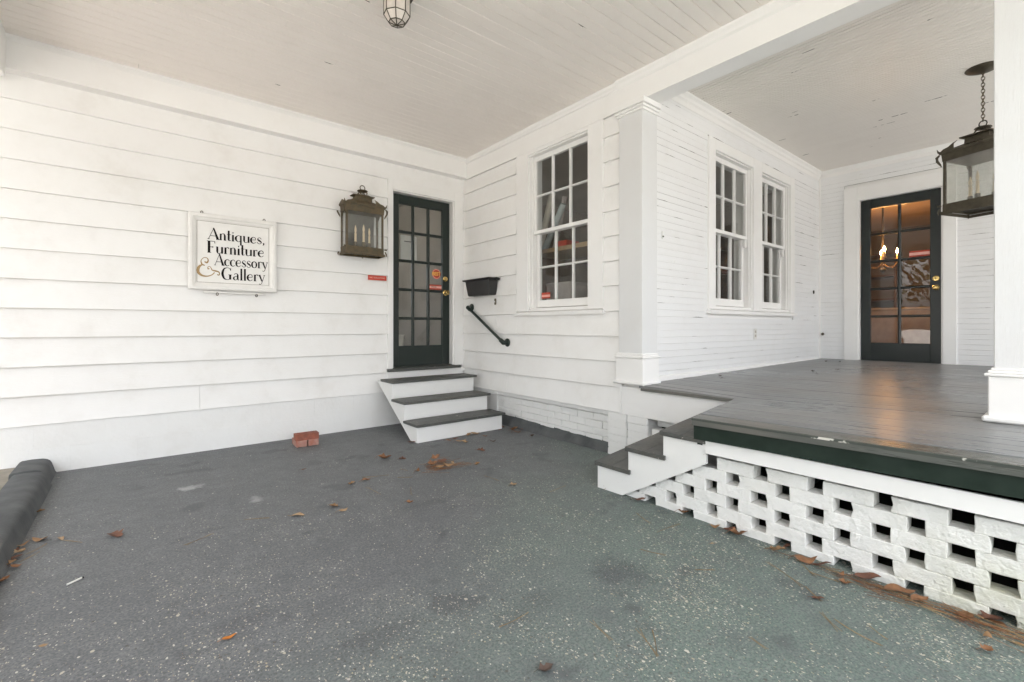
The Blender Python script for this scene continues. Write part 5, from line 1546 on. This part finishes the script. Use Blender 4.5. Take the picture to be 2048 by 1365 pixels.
needles('scattered_pine_needles', it, M['needle2'], 'pale pine needles scattered singly over the slab')

# ------------------------------------------------------------------ trees across the drive, seen only as reflections in the glass
M['bark'] = plain('bark', (.10, .075, .055), .9, vscale=8, bump=.6, bscale=30)
M['foliage'] = plain('foliage', (.055, .075, .03), .6, vscale=3, bump=0, c2=(.09, .115, .045))
M['frond'] = plain('palm_frond', (.07, .10, .04), .5, vscale=3, bump=0, c2=(.10, .13, .05))
def tree(loc, h, r_, seed, label):
    q = random.Random(seed)
    root = empty('broadleaf_tree', loc, label, 'tree', 'trees across the drive')
    L0 = Vector(loc)
    mb = MB(); top = L0+Vector((q.uniform(-.3, .3), q.uniform(-.3, .3), h*.62))
    mb.tube([L0, L0+Vector((.05, .03, h*.25)), top], [.16, .12, .06], 8)
    cl_ = []
    for k in range(9):
        a = q.uniform(0, 6.28); e = Vector((math.cos(a)*r_*q.uniform(.4, .9), math.sin(a)*r_*q.uniform(.4, .9), h*q.uniform(.35, .92)))
        b0 = L0+Vector((0, 0, h*q.uniform(.2, .5)))
        mb.tube([b0, (b0+L0+e)/2+Vector((0, 0, .15)), L0+e], [.06, .04, .015], 6); cl_.append(L0+e)
    mb.build('trunk', M['bark'], root)
    vs = []; fs = []
    for c in cl_+[top]:
        for k in range(260):
            d = Vector((q.gauss(0, 1), q.gauss(0, 1), q.gauss(0, .75))); p = c+d*(r_*.27)
            n_ = Vector((q.uniform(-1, 1), q.uniform(-1, 1), q.uniform(-.3, 1))).normalized(); u = n_.orthogonal().normalized(); v = n_.cross(u); l = q.uniform(.07, .13)
            b = len(vs); vs += [tuple(p-u*l), tuple(p+v*l*.45), tuple(p+u*l), tuple(p-v*l*.45)]; fs.append((b, b+1, b+2, b+3))
    me = bpy.data.meshes.new('crown'); me.from_pydata(vs, [], fs); me.materials.append(M['foliage']); place('crown', me, root)
tree((-9.5, -6.8, -.06), 5.0, 2.2, 1, 'broad leafy tree across the drive, nearest the camera')
tree((-9.8, -2.0, -.06), 5.8, 2.5, 2, 'tallest leafy tree across the drive')
tree((-9.3, 2.4, -.06), 4.8, 2.2, 3, 'low leafy tree across the drive near the wall')
def palm(loc, h, label):
    q = random.Random(5); L0 = Vector(loc)
    root = empty('palm_tree', loc, label, 'palm')
    mb = MB(); mb.tube([L0, L0+Vector((.06, 0, h*.5)), L0+Vector((0, .05, h))], [.17, .14, .13], 10); mb.build('trunk', M['bark'], root)
    for k in range(22):
        a = 2*math.pi*k/22+q.uniform(-.1, .1); up = q.uniform(-.5, 1.0); ln_ = q.uniform(1.0, 1.4); vs = []; fs = []
        pts = []
        for i in range(9):
            f = i/8; pts.append(L0+Vector((math.cos(a)*ln_*f, math.sin(a)*ln_*f, h+up*f*ln_*.8-1.0*f*f)))
        side = Vector((-math.sin(a), math.cos(a), 0))
        for i in range(1, 9):
            for s_ in (-1, 1):
                b = len(vs); l = .42*(1-.5*abs(i/8-.4)); tip = pts[i]+side*s_*l+(pts[i]-pts[i-1]).normalized()*.25+Vector((0, 0, -.12))
                vs += [tuple(pts[i-1]), tuple(pts[i]), tuple(tip)]; fs.append((b, b+1, b+2))
        me = bpy.data.meshes.new('frond'); me.from_pydata(vs, [], fs); me.materials.append(M['frond']); place('frond', me, root)
palm((-7.8, -4.6, -.06), 2.3, 'short palm across the drive')
